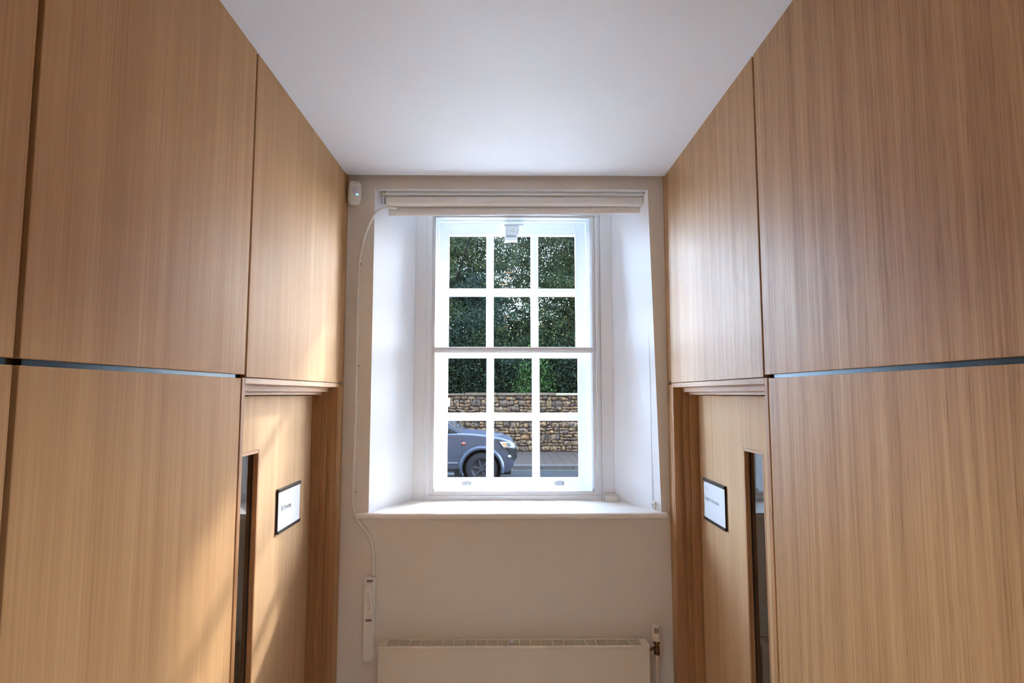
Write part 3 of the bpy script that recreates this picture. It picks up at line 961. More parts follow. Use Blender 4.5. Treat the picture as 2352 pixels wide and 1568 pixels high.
# stone garden wall
gw = empty('garden_wall', (0.25, YW, PAVE))
tag(gw, 'tall rubble stone garden wall with flat coping behind the pavement', 'wall')
def stone_mat():
    m = bpy.data.materials.new('rubble_stone')
    m.use_nodes = True
    nt = m.node_tree
    b = nt.nodes['Principled BSDF']
    b.inputs['Roughness'].default_value = 0.9
    b.inputs['Specular IOR Level'].default_value = 0.05
    oi = nt.nodes.new('ShaderNodeObjectInfo')
    geo = nt.nodes.new('ShaderNodeNewGeometry')
    r = nt.nodes.new('ShaderNodeValToRGB')
    els = r.color_ramp.elements
    cols = [(0.0, srgb(67, 55, 45)), (0.2, srgb(81, 66, 48)), (0.4, srgb(61, 51, 45)), (0.55, srgb(89, 67, 46)), (0.7, srgb(75, 64, 54)), (0.85, srgb(53, 46, 42)), (1.0, srgb(93, 79, 63))]
    els[0].position, els[0].color = cols[0]
    els[1].position, els[1].color = cols[-1]
    for p, c_ in cols[1:-1]:
        e = els.new(p)
        e.color = c_
    vor = nt.nodes.new('ShaderNodeTexNoise')
    vor.inputs['Scale'].default_value = 2.2
    nt.links.new(geo.outputs['Position'], vor.inputs['Vector'])
    ad = nt.nodes.new('ShaderNodeMath')
    ad.operation = 'ADD'
    ad2 = nt.nodes.new('ShaderNodeMath')
    ad2.operation = 'FRACT'
    nt.links.new(oi.outputs['Random'], ad.inputs[0])
    nt.links.new(vor.outputs[0], ad.inputs[1])
    nt.links.new(ad.outputs[0], ad2.inputs[0])
    nt.links.new(ad2.outputs[0], r.inputs[0])
    n = nt.nodes.new('ShaderNodeTexNoise')
    n.inputs['Scale'].default_value = 14
    n.inputs['Detail'].default_value = 6
    nt.links.new(geo.outputs['Position'], n.inputs['Vector'])
    st = nt.nodes.new('ShaderNodeValToRGB')
    st.color_ramp.elements[0].position = 0.40
    st.color_ramp.elements[0].color = (0.28, 0.27, 0.27, 1)
    st.color_ramp.elements[1].position = 0.58
    st.color_ramp.elements[1].color = (1, 1, 1, 1)
    nt.links.new(n.outputs[0], st.inputs[0])
    mx = nt.nodes.new('ShaderNodeMix')
    mx.data_type = 'RGBA'
    mx.blend_type = 'MULTIPLY'
    mx.inputs[0].default_value = 1.0
    nt.links.new(r.outputs[0], mx.inputs[6])
    nt.links.new(st.outputs[0], mx.inputs[7])
    nt.links.new(mx.outputs[2], b.inputs['Base Color'])
    bp = nt.nodes.new('ShaderNodeBump')
    bp.inputs['Strength'].default_value = 0.7
    bp.inputs['Distance'].default_value = 0.03
    nt.links.new(n.outputs[0], bp.inputs['Height'])
    nt.links.new(bp.outputs[0], b.inputs['Normal'])
    return m
M_stone = stone_mat()
M_mortar = mat('dark_mortar', srgb(40, 33, 28), 0.95, spec=0.05, bump=0.4, bscale=40, var=0.3, vscale=6)
ZW = 1.93
boxes('wall_core', [(-30, 30, YW + 0.03, YW + 0.38, PAVE - 0.2, ZW)], M_mortar, gw)
def stone_mesh(seed):
    rnd = random.Random(seed)
    bm = bmesh.new()
    bmesh.ops.create_icosphere(bm, subdivisions=2, radius=0.5)
    for v in bm.verts:
        c_ = v.co
        k = max(abs(c_.x), abs(c_.y), abs(c_.z))
        f = 0.5 / k
        v.co = c_ * (0.45 + 0.55 * f) + Vector((rnd.uniform(-.05, .05), rnd.uniform(-.05, .05), rnd.uniform(-.05, .05)))
    me = bpy.data.meshes.new('stone')
    for f in bm.faces:
        f.smooth = True
    bm.to_mesh(me)
    bm.free()
    me.materials.append(M_stone)
    return me
SM = [stone_mesh(k) for k in range(9)]
rows = []
z = PAVE
rs = random.Random(5)
while z < ZW - 0.10:
    h = rs.uniform(0.13, 0.23)
    if z > 1.55:
        h = rs.uniform(0.10, 0.15)
    rows.append((z, min(h, ZW - z)))
    z += h
allst = []
for z0, h in rows:
    x = -9 + rs.uniform(0, .2)
    while x < 9.5:
        w = rs.uniform(0.11, 0.34) * (0.75 + h * 1.6)
        if h > 0.15 and rs.random() < 0.42:
            h1 = h * rs.uniform(0.4, 0.6)
            allst.append((x + w / 2, z0 + h1 / 2, w, h1))
            allst.append((x + w / 2, z0 + (h + h1) / 2, w * rs.uniform(.85, 1), h - h1))
        else:
            allst.append((x + w / 2, z0 + h / 2 + rs.uniform(-.03, .03), w, h * rs.uniform(.8, 1.15)))
        x += w
allst.sort(key=lambda s: abs(s[0] - 0.25))
rest = bmesh.new()
for i, (x, z, w, h) in enumerate(allst):
    me = SM[i % 9]
    S = Matrix.Translation((x, YW + 0.05 + rs.uniform(-.012, .012), z)) @ Matrix.Rotation(rs.uniform(-.2, .2), 4, 'Y') @ Matrix.Diagonal((w * 1.07, 0.16, h * 1.10, 1))
    if i < 296:
        o = link('stone', me, None, gw)
        o.matrix_parent_inverse = Matrix.Translation(-Vector(gw['_w']))
        o.matrix_basis = S
    else:
        tm = me.copy()
        tm.transform(S)
        rest.from_mesh(tm)
        bpy.data.meshes.remove(tm)
me = bpy.data.meshes.new('further_stones')
rest.to_mesh(me); rest.free()
me.materials.append(M_stone)
o = link('further_stones', me, None, gw)
o['kind'] = 'stuff'
x = -9.0
i = 0
M_cop = mat('coping_stone', srgb(60, 51, 43), 0.9, spec=0.06, bump=0.4, bscale=14, var=0.3, vscale=3)
M_cop2 = mat('pale_coping', srgb(92, 84, 72), 0.9, spec=0.06, bump=0.4, bscale=14, var=0.15, vscale=3)
while x < 9.5:
    w = rs.uniform(0.6, 1.15)
    pale = x < 1.9 < x + w
    o = box('coping_stone', x + 0.008, x + w - 0.008, YW - 0.06, YW + 0.42, ZW, ZW + rs.uniform(0.07, 0.10), M_cop2 if pale else M_cop, gw, 0.015, 2)
    x += w

# ------------------------------------------------------------------ pickup truck
TX, TY, TZ = -0.57, 14.3, ROAD          # front near wheel centre x, near side y
tr = empty('pickup_truck', (TX - 1.4, TY + 0.9, ROAD))
tag(tr, 'slate blue pickup truck driving along the road outside', 'truck')
M_paint = mat('slate_blue_paint', srgb(29, 34, 46), 0.32, metal=0.1, spec=0.22)
M_tyre = mat('tyre_rubber', srgb(22, 23, 27), 0.9, spec=0.1)
M_trim = mat('black_trim', srgb(12, 13, 15), 0.6, spec=0.1)
M_carglass = mat('car_glass', srgb(38, 44, 50), 0.05, spec=0.9)
M_rim = mat('wheel_rim', srgb(26, 28, 33), 0.55, metal=0.2, spec=0.2)
Y0, Y1 = TY, TY + 1.78
WR = 0.385
XF, XR = TX, TX - 3.0                   # axle positions
def PX(x): return TX + x
def arc(cx, cz, r, a0, a1, n):
    return [(cx + r * math.cos(a0 + (a1 - a0) * k / n), cz + r * math.sin(a0 + (a1 - a0) * k / n)) for k in range(n + 1)]
wz = ROAD + WR
# side outline of the lower body, clockwise from the front bumper
AR = 0.465
prof = [(PX(0.62), ROAD + 0.30), (PX(0.74), ROAD + 0.42), (PX(0.80), ROAD + 0.60), (PX(0.80), ROAD + 0.80), (PX(0.755), ROAD + 0.93), (PX(0.70), ROAD + 1.025),
        (PX(0.45), ROAD + 1.105), (PX(0.10), ROAD + 1.170), (PX(-0.25), ROAD + 1.205), (PX(-0.50), ROAD + 1.215), (PX(-1.9), ROAD + 1.20), (PX(-4.15), ROAD + 1.18), (PX(-4.22), ROAD + 0.55), (PX(-3.9), ROAD + 0.42)]
prof += arc(XR, wz, AR, PI * 1.02, -PI * 0.02, 16)[0:]
prof += [(PX(-0.60), ROAD + 0.34)]
prof += arc(XF, wz, AR, PI * 1.03, -PI * 0.05, 16)
bm = bmesh.new()
va = [bm.verts.new((p[0], Y0 + 0.02, p[1])) for p in prof]
vm1 = [bm.verts.new((p[0], Y0 - (0.03 if p[1] < ROAD + 1.0 else 0.0), p[1])) for p in prof]
vb = [bm.verts.new((p[0], Y1, p[1])) for p in prof]
n = len(prof)
for A, B in ((va, vb),):
    for k in range(n):
        bm.faces.new((A[k], A[(k + 1) % n], B[(k + 1) % n], B[k]))
for v in vm1:
    bm.verts.remove(v)
ff = bm.faces.new(va)
fb = bm.faces.new(list(reversed(vb)))
bmesh.ops.recalc_face_normals(bm, faces=bm.faces[:])
top = [e for e in bm.edges if (e in ff.edges or e in fb.edges) and min(e.verts[0].co.z, e.verts[1].co.z) > ROAD + 0.55 and max(e.verts[0].co.x, e.verts[1].co.x) > PX(-4.3) and (max(e.verts[0].co.z, e.verts[1].co.z) > ROAD + 0.95 or min(e.verts[0].co.x, e.verts[1].co.x) > PX(0.6))]
bmesh.ops.bevel(bm, geom=top, offset=0.09, segments=5, affect='EDGES', profile=0.5, clamp_overlap=True)
# narrow the nose
for v in bm.verts:
    if v.co.x > PX(0.30):
        t = (v.co.x - PX(0.30)) / 0.5
        mid = (Y0 + Y1) / 2
        v.co.y = mid + (v.co.y - mid) * (1 - 0.16 * t * t)
done(bm, 'body_shell', M_paint, tr, True, 40)
# cabin
bm = bmesh.new()
cab_b = [(PX(-0.44), ROAD + 1.19), (PX(-2.55), ROAD + 1.19)]
cab_t = [(PX(-1.25), ROAD + 1.74), (PX(-2.42), ROAD + 1.75)]
def cabring(pts_b, pts_t, y0, y1, tum):
    vs = []
    for (x, z) in pts_b:
        vs.append(bm.verts.new((x, y0, z)))
    for (x, z) in reversed(pts_t):
        vs.append(bm.verts.new((x, y0 + tum, z)))
    ws = []
    for (x, z) in pts_b:
        ws.append(bm.verts.new((x, y1, z)))
    for (x, z) in reversed(pts_t):
        ws.append(bm.verts.new((x, y1 - tum, z)))
    bm.faces.new(vs); bm.faces.new(list(reversed(ws)))
    for k in range(4):
        bm.faces.new((vs[k], ws[k], ws[(k + 1) % 4], vs[(k + 1) % 4]))
cabring(cab_b, cab_t, Y0 + 0.06, Y1 - 0.04, 0.16)
bmesh.ops.recalc_face_normals(bm, faces=bm.faces[:])
bmesh.ops.bevel(bm, geom=bm.edges[:], offset=0.05, segments=4, affect='EDGES')
cabo = done(bm, 'cabin', M_paint, tr, True, 40)
# side windows and windscreen
def yat(z):      # y of the cabin side at a height
    return Y0 + 0.06 + 0.16 * (z - ROAD - 1.19) / 0.55
def pane3(name, pts, off, m, parent):
    bm = bmesh.new()
    a = [bm.verts.new((x, yat(z) - off, z)) for x, z in pts]
    b = [bm.verts.new((x, yat(z) + 0.02, z)) for x, z in pts]
    bm.faces.new(a); bm.faces.new(list(reversed(b)))
    for k in range(len(pts)):
        bm.faces.new((a[k], b[k], b[(k + 1) % len(pts)], a[(k + 1) % len(pts)]))
    return done(bm, name, m, parent)
pane3('side_window', [(PX(-0.63), ROAD + 1.225), (PX(-1.55), ROAD + 1.225), (PX(-1.55), ROAD + 1.66), (PX(-1.27), ROAD + 1.66)], 0.004, M_carglass, cabo)
pane3('side_window', [(PX(-1.63), ROAD + 1.225), (PX(-2.42), ROAD + 1.225), (PX(-2.36), ROAD + 1.66), (PX(-1.63), ROAD + 1.66)], 0.004, M_carglass, cabo)
bm = bmesh.new()
wsb, wst = (PX(-0.52), ROAD + 1.245), (PX(-1.18), ROAD + 1.70)
nx, nzv = 0.56, 0.82
q = [(wsb[0], Y0 + 0.16, wsb[1]), (wsb[0], Y1 - 0.14, wsb[1]), (wst[0], Y1 - 0.26, wst[1]), (wst[0], Y0 + 0.28, wst[1])]
o_ = Vector((nx, 0, nzv)) * 0.012
a = [bm.verts.new(Vector(p) + o_) for p in q]
b = [bm.verts.new(Vector(p) - o_ * 2) for p in q]
bm.faces.new(a); bm.faces.new(list(reversed(b)))
for k in range(4):
    bm.faces.new((a[k], b[k], b[(k + 1) % 4], a[(k + 1) % 4]))
done(bm, 'windscreen', M_carglass, cabo)
# quarter panel and mirror
pane3('mirror_quarter', [(PX(-0.56), ROAD + 1.22), (PX(-0.80), ROAD + 1.22), (PX(-0.80), ROAD + 1.34)], 0.007, M_trim, cabo)
bm = bmesh.new()
bm_ball(bm, (PX(-0.86), Y0 - 0.05, ROAD + 1.33), 0.12, 0.55, 0.9, 0.75, 18, 12)
mir = done(bm, 'wing_mirror', mat('mirror_chrome', srgb(206, 210, 216), 0.12, metal=0.9), tr, True, 80)
bm = bmesh.new()
bm_cyl(bm, (PX(-0.84), Y0 - 0.0, ROAD + 1.29), (PX(-0.80), Y0 + 0.10, ROAD + 1.25), 0.028, seg=12)
done(bm, 'mirror_arm', M_trim, mir, True)
# bed interior cover, arch flares, sill, bumper
for cx in (XF, XR):
    bm = bmesh.new()
    out = arc(cx, wz, AR + 0.075, PI * 1.06, -PI * 0.06, 22)
    inn = arc(cx, wz, AR - 0.01, PI * 1.06, -PI * 0.06, 22)
    A = [bm.verts.new((p[0], Y0 + 0.021, p[1])) for p in out]
    B = [bm.verts.new((p[0] * .5 + q_[0] * .5, Y0 - 0.032, p[1] * .5 + q_[1] * .5)) for p, q_ in zip(out, inn)]
    C_ = [bm.verts.new((p[0], Y0 - 0.030, p[1])) for p in inn]
    D_ = [bm.verts.new((p[0], Y0 + 0.06, p[1])) for p in inn]
    for r1, r2 in ((A, B), (B, C_), (C_, D_)):
        for k in range(22):
            bm.faces.new((r1[k], r1[k + 1], r2[k + 1], r2[k]))
    done(bm, 'wheel_arch_flare', M_paint, tr, True, 50)
    bm = bmesh.new()
    bm_prism(bm, arc(cx, wz, AR + 0.01, 0, 2 * PI, 28)[:-1], 'y', Y0 + 0.30, Y0 + 0.34)
    done(bm, 'wheel_well', M_trim, tr)
bm = bmesh.new()
bm_box(bm, PX(-2.45), PX(-0.62), Y0 - 0.04, Y0 + 0.16, ROAD + 0.33, ROAD + 0.41, 0.02, 2)
done(bm, 'side_step', M_trim, tr, True)
bm = bmesh.new()
bm_box(bm, PX(-0.64), PX(-0.46), Y0 + 0.0, Y0 + 0.02, ROAD + 0.13, ROAD + 0.40, 0.004)
done(bm, 'mud_flap', M_trim, tr)
box('door_rubbing_strip', PX(-2.45), PX(-0.55), Y0 + 0.008, Y0 + 0.024, ROAD + 0.50, ROAD + 0.545, mat('worn_chrome', srgb(56, 60, 68), 0.4, metal=0.3), tr, 0.003)
for x in (-0.47, -1.60, -2.56):
    box('door_seam', PX(x) - 0.004, PX(x) + 0.004, Y0 + 0.017, Y0 + 0.022, ROAD + 0.46, ROAD + 1.10, M_trim, tr, 0)
box('door_handle', PX(-1.50), PX(-1.32), Y0 - 0.012, Y0 + 0.022, ROAD + 1.02, ROAD + 1.055, M_chrome, tr, 0.008, 2)
bm = bmesh.new()
bm_ball(bm, (PX(-0.43), Y0 + 0.02, ROAD + 0.98), 0.045, 1.15, 0.4, 0.55, 16, 10)
done(bm, 'side_indicator', mat('orange_lens', srgb(140, 46, 18), 0.3), tr, True, 80)
# headlamp wrapping the corner
def nosey(x, y):
    if x > PX(0.30):
        t = (x - PX(0.30)) / 0.5
        mid = (Y0 + Y1) / 2
        return mid + (y - mid) * (1 - 0.16 * t * t)
    return y
def side_patch(name, pts, m, off, parent, depth=0.06):
    bm = bmesh.new()
    a = [bm.verts.new((x, nosey(x, Y0 + 0.02) - off, z)) for x, z in pts]
    b = [bm.verts.new((x, nosey(x, Y0 + 0.02) + depth, z)) for x, z in pts]
    bm.faces.new(a); bm.faces.new(list(reversed(b)))
    for k in range(len(pts)):
        bm.faces.new((a[k], b[k], b[(k + 1) % len(pts)], a[(k + 1) % len(pts)]))
    return done(bm, name, m, parent)
hl = side_patch('headlamp', [(PX(0.42), ROAD + 1.015), (PX(0.56), ROAD + 1.012), (PX(0.70), ROAD + 1.0), (PX(0.765), ROAD + 0.965), (PX(0.80), ROAD + 0.89), (PX(0.70), ROAD + 0.875), (PX(0.52), ROAD + 0.885)], mat('headlamp_clear', srgb(112, 118, 124), 0.15), 0.012, tr)
side_patch('turn_lens', [(PX(0.47), ROAD + 0.995), (PX(0.56), ROAD + 0.990), (PX(0.61), ROAD + 0.895), (PX(0.54), ROAD + 0.90)], mat('amber_lens', srgb(150, 78, 52), 0.25), 0.016, hl)
side_patch('lamp_bowl', [(PX(0.575), ROAD + 0.99), (PX(0.67), ROAD + 0.985), (PX(0.685), ROAD + 0.895), (PX(0.625), ROAD + 0.895)], mat('lamp_dark', srgb(36, 50, 54), 0.2), 0.016, hl)
# grille, bumper lip, fog lamp
bm = bmesh.new()
bm_box(bm, PX(0.70), PX(0.84), Y0 + 0.22, Y1 - 0.22, ROAD + 0.60, ROAD + 0.86, 0.03, 2)
done(bm, 'front_grille', M_trim, tr)
side_patch('bumper_recess', [(PX(0.62), ROAD + 0.85), (PX(0.79), ROAD + 0.85), (PX(0.815), ROAD + 0.70), (PX(0.80), ROAD + 0.56), (PX(0.70), ROAD + 0.62)], M_trim, 0.003, tr)
bm = bmesh.new()
bm_ball(bm, (PX(0.655), nosey(PX(0.655), Y0 + 0.02) - 0.004, ROAD + 0.665), 0.055, 0.8, 0.5, 0.7, 16, 10)
done(bm, 'fog_lamp', mat('fog_lens', srgb(92, 98, 106), 0.25), tr, True, 80)
bm = bmesh.new()
bm_box(bm, PX(0.40), PX(0.70), Y0 + 0.12, Y1 - 0.12, ROAD + 0.24, ROAD + 0.36, 0.03, 2)
done(bm, 'lower_guard', M_trim, tr)
box('bonnet_scoop', PX(0.16), PX(0.50), Y0 + 0.55, Y1 - 0.55, ROAD + 1.06, ROAD + 1.148, M_paint, tr, 0.03, 2)
# wheels
def wheel(cx, y0, y1):
    w = lathe_y('tyre', [(0.25, 0.0), (0.33, 0.0), (0.37, 0.02), (0.385, 0.05), (0.385, 0.2), (0.37, 0.23), (0.33, 0.25), (0.25, 0.25)], M_tyre, tr, cx, y0, wz)
    rim = lathe_y('rim', [(0.05, 0.05), (0.19, 0.045), (0.215, 0.03), (0.24, 0.008), (0.25, 0.008), (0.25, 0.2), (0.05, 0.2)], M_rim, w, cx, y0, wz)
    me_sp = None
    for k in range(6):
        a = k * PI / 3 + 0.2
        bm = bmesh.new()
        bm_box(bm, 0.04, 0.215, 0.012, 0.046, -0.026, 0.026, 0.006)
        bmesh.ops.transform(bm, matrix=Matrix.Translation((cx, y0, wz)) @ Matrix.Rotation(a, 4, 'Y'), verts=bm.verts)
        done(bm, 'spoke', M_rim, w)
    bm = bmesh.new()
    bm_cyl(bm, (cx, y0 + 0.002, wz), (cx, y0 + 0.06, wz), 0.055, 0.07, seg=20)
    done(bm, 'hub_cap', M_rim, w, True)
def lathe_y(name, prof, m, parent, cx, y0, cz, seg=36):
    bm = bmesh.new()
    rings = []
    for r, y in prof:
        rings.append([bm.verts.new((cx + r * math.cos(2 * PI * k / seg), y0 + y, cz + r * math.sin(2 * PI * k / seg))) for k in range(seg)])
    for i in range(len(rings)):
        A, B = rings[i], rings[(i + 1) % len(rings)]
        for k in range(seg):
            bm.faces.new((A[k], A[(k + 1) % seg], B[(k + 1) % seg], B[k]))
    return done(bm, name, m, parent, True, 40)
for cx in (XF, XR):
    wheel(cx, Y0 + 0.005, 0)
    wheel(cx, Y1 - 0.26, 0)

# fallen leaves along the kerb
M_dead = mat('dead_leaf', srgb(82, 50, 26), 0.9, spec=0.1)
for i, (x, y, a) in enumerate(((1.55, 17.22, 0.4), (0.62, 17.2, 2.0), (0.85, 17.25, 1.1), (1.98, 18.7, 0.2), (2.05, 19.9, 2.7), (0.2, 17.24, 0.9))):
    bm = bmesh.new()
    ps = [(-0.05, 0, 0.002), (-0.01, 0.025, 0.012), (0.05, 0, 0.006), (-0.01, -0.025, 0.010)]
    bm.faces.new([bm.verts.new(p) for p in ps])
    r = bmesh.ops.extrude_face_region(bm, geom=bm.faces[:])
    bmesh.ops.translate(bm, vec=(0, 0, 0.002), verts=[v for v in r['geom'] if isinstance(v, bmesh.types.BMVert)])
    o = done(bm, 'fallen_leaf', M_dead)
    o.location = (x, y, (ROAD if y < YK else PAVE) + 0.002)
    o.rotation_euler = (0, 0, a)
    tag(o, 'curled orange brown leaf fallen in the gutter' if y < YK else 'curled orange brown leaf fallen on the paving slabs', 'leaf', 'leaves in the gutter' if y < YK else 'leaves on the slabs')

# ------------------------------------------------------------------ trees and shrubs
def leaf_mat(name, c0, c1, c2, trans=0.2):
    m = bpy.data.materials.new(name)
    m.use_nodes = True
    nt = m.node_tree
    nt.nodes.clear()
    out = nt.nodes.new('ShaderNodeOutputMaterial')
    geo = nt.nodes.new('ShaderNodeNewGeometry')
    r = nt.nodes.new('ShaderNodeValToRGB')
    r.color_ramp.elements[0].color = c0
    r.color_ramp.elements[0].position = 0.0
    r.color_ramp.elements[1].color = c2
    r.color_ramp.elements[1].position = 1.0
    e = r.color_ramp.elements.new(0.6)
    e.color = c1
    nt.links.new(geo.outputs['Random Per Island'], r.inputs[0])
    d = nt.nodes.new('ShaderNodeBsdfPrincipled')
    d.inputs['Roughness'].default_value = 0.6
    d.inputs['Specular IOR Level'].default_value = 0.08
    t = nt.nodes.new('ShaderNodeBsdfTranslucent')
    nt.links.new(r.outputs[0], d.inputs['Base Color'])
    nt.links.new(r.outputs[0], t.inputs[0])
    mx = nt.nodes.new('ShaderNodeMixShader')
    mx.inputs[0].default_value = trans
    nt.links.new(d.outputs[0], mx.inputs[1])
    nt.links.new(t.outputs[0], mx.inputs[2])
    nt.links.new(mx.outputs[0], out.inputs[0])
    return m
M_yew = leaf_mat('yew_needles', srgb(17, 29, 18), srgb(29, 43, 24), srgb(62, 60, 29))
M_yew2 = leaf_mat('bluegreen_needles', srgb(17, 27, 26), srgb(26, 40, 33), srgb(43, 53, 36))
M_shrub = leaf_mat('laurel_leaves', srgb(14, 25, 12), srgb(27, 48, 19), srgb(57, 76, 36))
M_ivy = leaf_mat('dark_ivy', srgb(7, 14, 10), srgb(13, 23, 14), srgb(25, 38, 21), 0.15)
M_bark = mat('dark_bark', srgb(22, 19, 18), 0.95, spec=0.05, bump=0.6, bscale=14, var=0.3, vscale=5)

def leaves_mesh(name, pts, size, aspect, droop, m):
    """one small bent blade per point"""
    n = len(pts)
    d = RNG.normal(size=(n, 3))
    d[:, 2] -= droop
    d /= np.linalg.norm(d, axis=1)[:, None]
    q = RNG.normal(size=(n, 3))
    s = np.cross(d, q)
    s /= np.linalg.norm(s, axis=1)[:, None] + 1e-9
    L_ = size * RNG.uniform(0.6, 1.3, size=(n, 1))
    w = L_ * aspect
    nrm = np.cross(d, s)
    v = np.empty((n, 4, 3))
    v[:, 0] = pts - d * L_ * 0.5
    v[:, 1] = pts + s * w * 0.5 + nrm * L_ * 0.06
    v[:, 2] = pts + d * L_ * 0.5
    v[:, 3] = pts - s * w * 0.5 + nrm * L_ * 0.06
    me = bpy.data.meshes.new(name)
    me.vertices.add(n * 4)
    me.vertices.foreach_set('co', v.reshape(-1).astype(np.float32))
    me.loops.add(n * 4)
    me.loops.foreach_set('vertex_index', np.arange(n * 4, dtype=np.int32))
    me.polygons.add(n)
    me.polygons.foreach_set('loop_start', np.arange(0, n * 4, 4, dtype=np.int32))
    me.polygons.foreach_set('loop_total', np.full(n, 4, dtype=np.int32))
    me.update()
    me.validate()
    me.materials.append(m)
    return me

def tree(label, x, y, h, rx, nclust, nleaf, m, seed, trunk=0.22, size=0.11, droop=0.5, low=1.6, csize=0.55, limbs=(), over=26, sprays=()):
    """trunk, boughs reaching out to drooping sprays, needles in the sprays"""
    rnd = random.Random(seed)
    t = empty('yew_tree', (x, y, 0.35))
    tag(t, label, 'tree')
    bm = bmesh.new()
    bm_cyl(bm, (x, y, 0.2), (x + 0.1, y, h * 0.8), trunk, trunk * 0.35, seg=12)
    done(bm, 'trunk', M_bark, t, True)
    bm = bmesh.new()
    cs = []
    while len(cs) < nclust:
        u = rnd.uniform(0, 1)
        z = low + (h - low) * u
        f = max(0.25, (1 - u) ** 0.6 * 1.05 if u > 0.35 else 0.85 + u * 0.4)
        a = rnd.uniform(0, 2 * PI)
        r = rx * f * math.sqrt(rnd.uniform(0.03, 1.0))
        p = Vector((x + r * math.cos(a), y + r * math.sin(a) * 0.8, z))
        if p.y < YW + 0.75:
            continue
        cs.append(p)
    cs += [Vector(p) for p in sprays]
    # unseen high boughs added to shade the pavement and the road
    for _ in range(over):
        cs.append(Vector((x + rnd.uniform(-1, 1) * rx, rnd.uniform(14.5, YW + 1.0), rnd.uniform(9.2, 11.2))))
    for k, p in enumerate(cs):
        if k % 3 == 0:
            q = Vector((x + 0.05, y, max(0.9, p.z - rnd.uniform(0.3, 1.0) * (p - Vector((x, y, p.z))).length * 0.6)))
            mid = (p + q) / 2 + Vector((rnd.uniform(-.25, .25), rnd.uniform(-.25, .25), rnd.uniform(0.0, .35)))
            pts = spline([q, mid, p], 4)
            n = len(pts)
            prev = None
            for i, c_ in enumerate(pts):
                tt = (pts[min(i + 1, n - 1)] - pts[max(i - 1, 0)]).normalized()
                s_ = tt.cross(Vector((0.2, 0.1, 0.97))).normalized()
                w_ = s_.cross(tt)
                rad = 0.042 * (1 - 0.8 * i / (n - 1))
                ring = [bm.verts.new(c_ + rad * (math.cos(2 * PI * j / 6) * s_ + math.sin(2 * PI * j / 6) * w_)) for j in range(6)]
                if prev:
                    for j in range(6):
                        bm.faces.new((prev[j], prev[(j + 1) % 6], ring[(j + 1) % 6], ring[j]))
                prev = ring
    br_ = done(bm, 'branches', M_bark, t, True, 60)
    br_['kind'] = 'stuff'
    for lp, rad in limbs:
        bm = bmesh.new()
        bm_tube(bm, spline(lp, 6), rad, 8)
        done(bm, 'bough', M_bark, t, True, 60)
    C0 = np.array([tuple(p) for p in cs])
    # each spray is made of a few flat hanging fans
    nf = 9
    fans = np.repeat(C0, nf, axis=0) + RNG.normal(size=(len(C0) * nf, 3)) * np.array([csize, csize * 0.8, csize * 0.6])
    fdir = RNG.normal(size=fans.shape) * np.array([1, 1, 0.25])
    fdir[:, 2] -= 0.45
    fdir /= np.linalg.norm(fdir, axis=1)[:, None]
    idx = RNG.integers(0, len(fans), size=nleaf)
    tt = RNG.uniform(0, 1, size=(nleaf, 1))
    pts = fans[idx] + fdir[idx] * tt * 0.7 * csize / 0.5 + RNG.normal(size=(nleaf, 3)) * np.array([0.16, 0.16, 0.10]) * csize / 0.5
    pts = pts[(pts[:, 2] > 1.2) & ((pts[:, 1] > YW + 0.5) | (pts[:, 2] > 8.2))]
    o = link('foliage', leaves_mesh('foliage', pts, size, 0.34, droop, m), None, t)
    o['kind'] = 'stuff'
    return t
tree('broad dark green yew filling the view above the truck', -2.55, 24.6, 11.5, 4.2, 275, 205000, M_yew, 3, droop=0.6,
     sprays=[(-1.7, 24.0, 7.4), (-1.2, 24.3, 7.0), (-1.5, 24.2, 8.1), (-1.9, 24.1, 7.8), (0.4, 24.5, 6.6), (0.1, 24.6, 7.4), (0.6, 24.4, 5.3), (0.2, 24.5, 8.0)])
tree('dense blue green yew leaning over the wall beside the darkest hedge', -1.4, 23.4, 6.6, 2.5, 80, 70000, M_yew2, 4, size=0.10, droop=0.3, csize=0.45, over=0)
tree('open branched yew with bright sky showing through', 2.9, 25.0, 11.0, 3.0, 180, 125000, M_yew, 8, droop=0.9, csize=0.5,
     limbs=[([(3.4, 25.0, 3.3), (2.7, 24.4, 5.0), (2.2, 24.1, 5.4), (1.5, 23.9, 5.5)], 0.05), ([(2.7, 24.4, 5.0), (2.2, 24.0, 4.3), (1.6, 23.8, 3.6)], 0.035), ([(3.4, 25.0, 5.2), (2.9, 24.4, 6.2), (2.5, 24.2, 6.35)], 0.03)])
tree('tall drooping yew behind the broad one', 1.34, 28.0, 12.5, 3.6, 255, 160000, M_yew, 21, trunk=0.12, size=0.11, droop=0.7, csize=0.6, over=0)
tree('tall thin yew standing behind the open branched one', 4.8, 29.0, 12.5, 3.2, 110, 60000, M_yew2, 57, droop=0.7, csize=0.6, size=0.14, over=0)
tree('big yew at the far end of the wall shading the road', 8.0, 24.6, 11.8, 4.2, 200, 90000, M_yew, 33, droop=0.6, size=0.14)
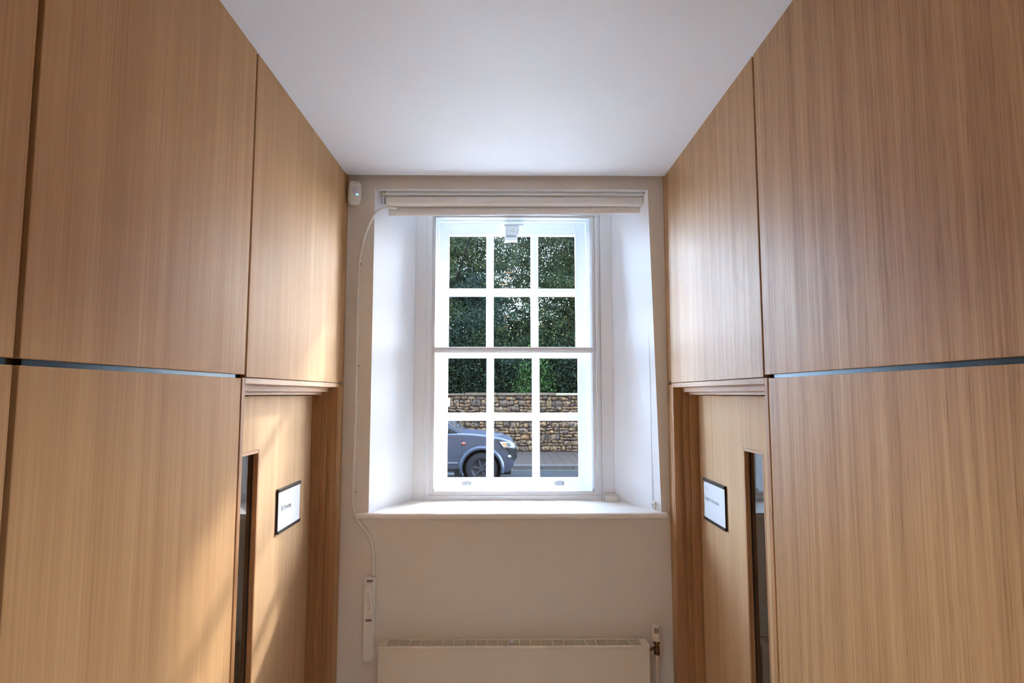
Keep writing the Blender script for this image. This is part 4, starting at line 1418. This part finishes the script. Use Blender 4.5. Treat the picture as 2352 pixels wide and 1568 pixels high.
tree('yew beyond the truck tail end of the wall', -8.2, 25.0, 11.0, 4.0, 110, 45000, M_yew2, 41, droop=0.6, size=0.14)

def shrub(label, x, y, w, d, h, n, m, size, z0=0.35, asp=0.45, name='shrub'):
    t = empty(name, (x, y, z0))
    tag(t, label, 'shrub')
    nc = 26
    cs = np.stack([RNG.uniform(-w, w, nc) * 0.5 + x, RNG.uniform(-d, d, nc) * 0.5 + y, RNG.uniform(0.15, 1.0, nc) * h + z0 - 0.15], axis=1)
    idx = RNG.integers(0, nc, size=n)
    pts = cs[idx] + RNG.normal(size=(n, 3)) * np.array([w * 0.13, d * 0.16, h * 0.16])
    pts = pts[pts[:, 1] > YW + 0.52]
    o = link('leaves', leaves_mesh('leaves', pts, size, asp, 0.2, m), None, t)
    o['kind'] = 'stuff'
    bm = bmesh.new()
    rnd = random.Random(int(x * 100))
    for k in range(9):
        a = rnd.uniform(0, 2 * PI)
        c_ = cs[rnd.randrange(nc)]
        bm_cyl(bm, (x + rnd.uniform(-.2, .2) * w, y + rnd.uniform(0, .2), z0 - 0.1), (c_[0], max(c_[1], YW + 0.6), c_[2]), 0.03, 0.012, seg=6)
    done(bm, 'stems', M_bark, t, True)
shrub('dark ivy hedge pressed against the truck end of wall top', -1.5, 22.3, 3.4, 0.9, 3.2, 36000, M_ivy, 0.10)
shrub('glossy green laurel with pale sprays above the wall centre', 0.95, 22.2, 1.6, 0.8, 2.6, 14000, M_shrub, 0.12)
shrub('dark green hedge with thin stems next to pale coping stone', 2.9, 22.6, 2.6, 0.9, 3.0, 24000, M_ivy, 0.11)
shrub('long dark hedge running behind the trees', 0.3, 31.0, 16.0, 2.0, 4.6, 70000, M_ivy, 0.22)
shrub('dark hedge past the laurel far along the wall', 6.5, 23.0, 4.0, 1.2, 3.0, 20000, M_ivy, 0.14)
shrub('dark hedge along the wall behind the truck bed', -5.5, 23.0, 4.5, 1.2, 3.0, 20000, M_ivy, 0.14)

# tidy helper properties
for o in bpy.data.objects:
    if '_w' in o:
        del o['_w']
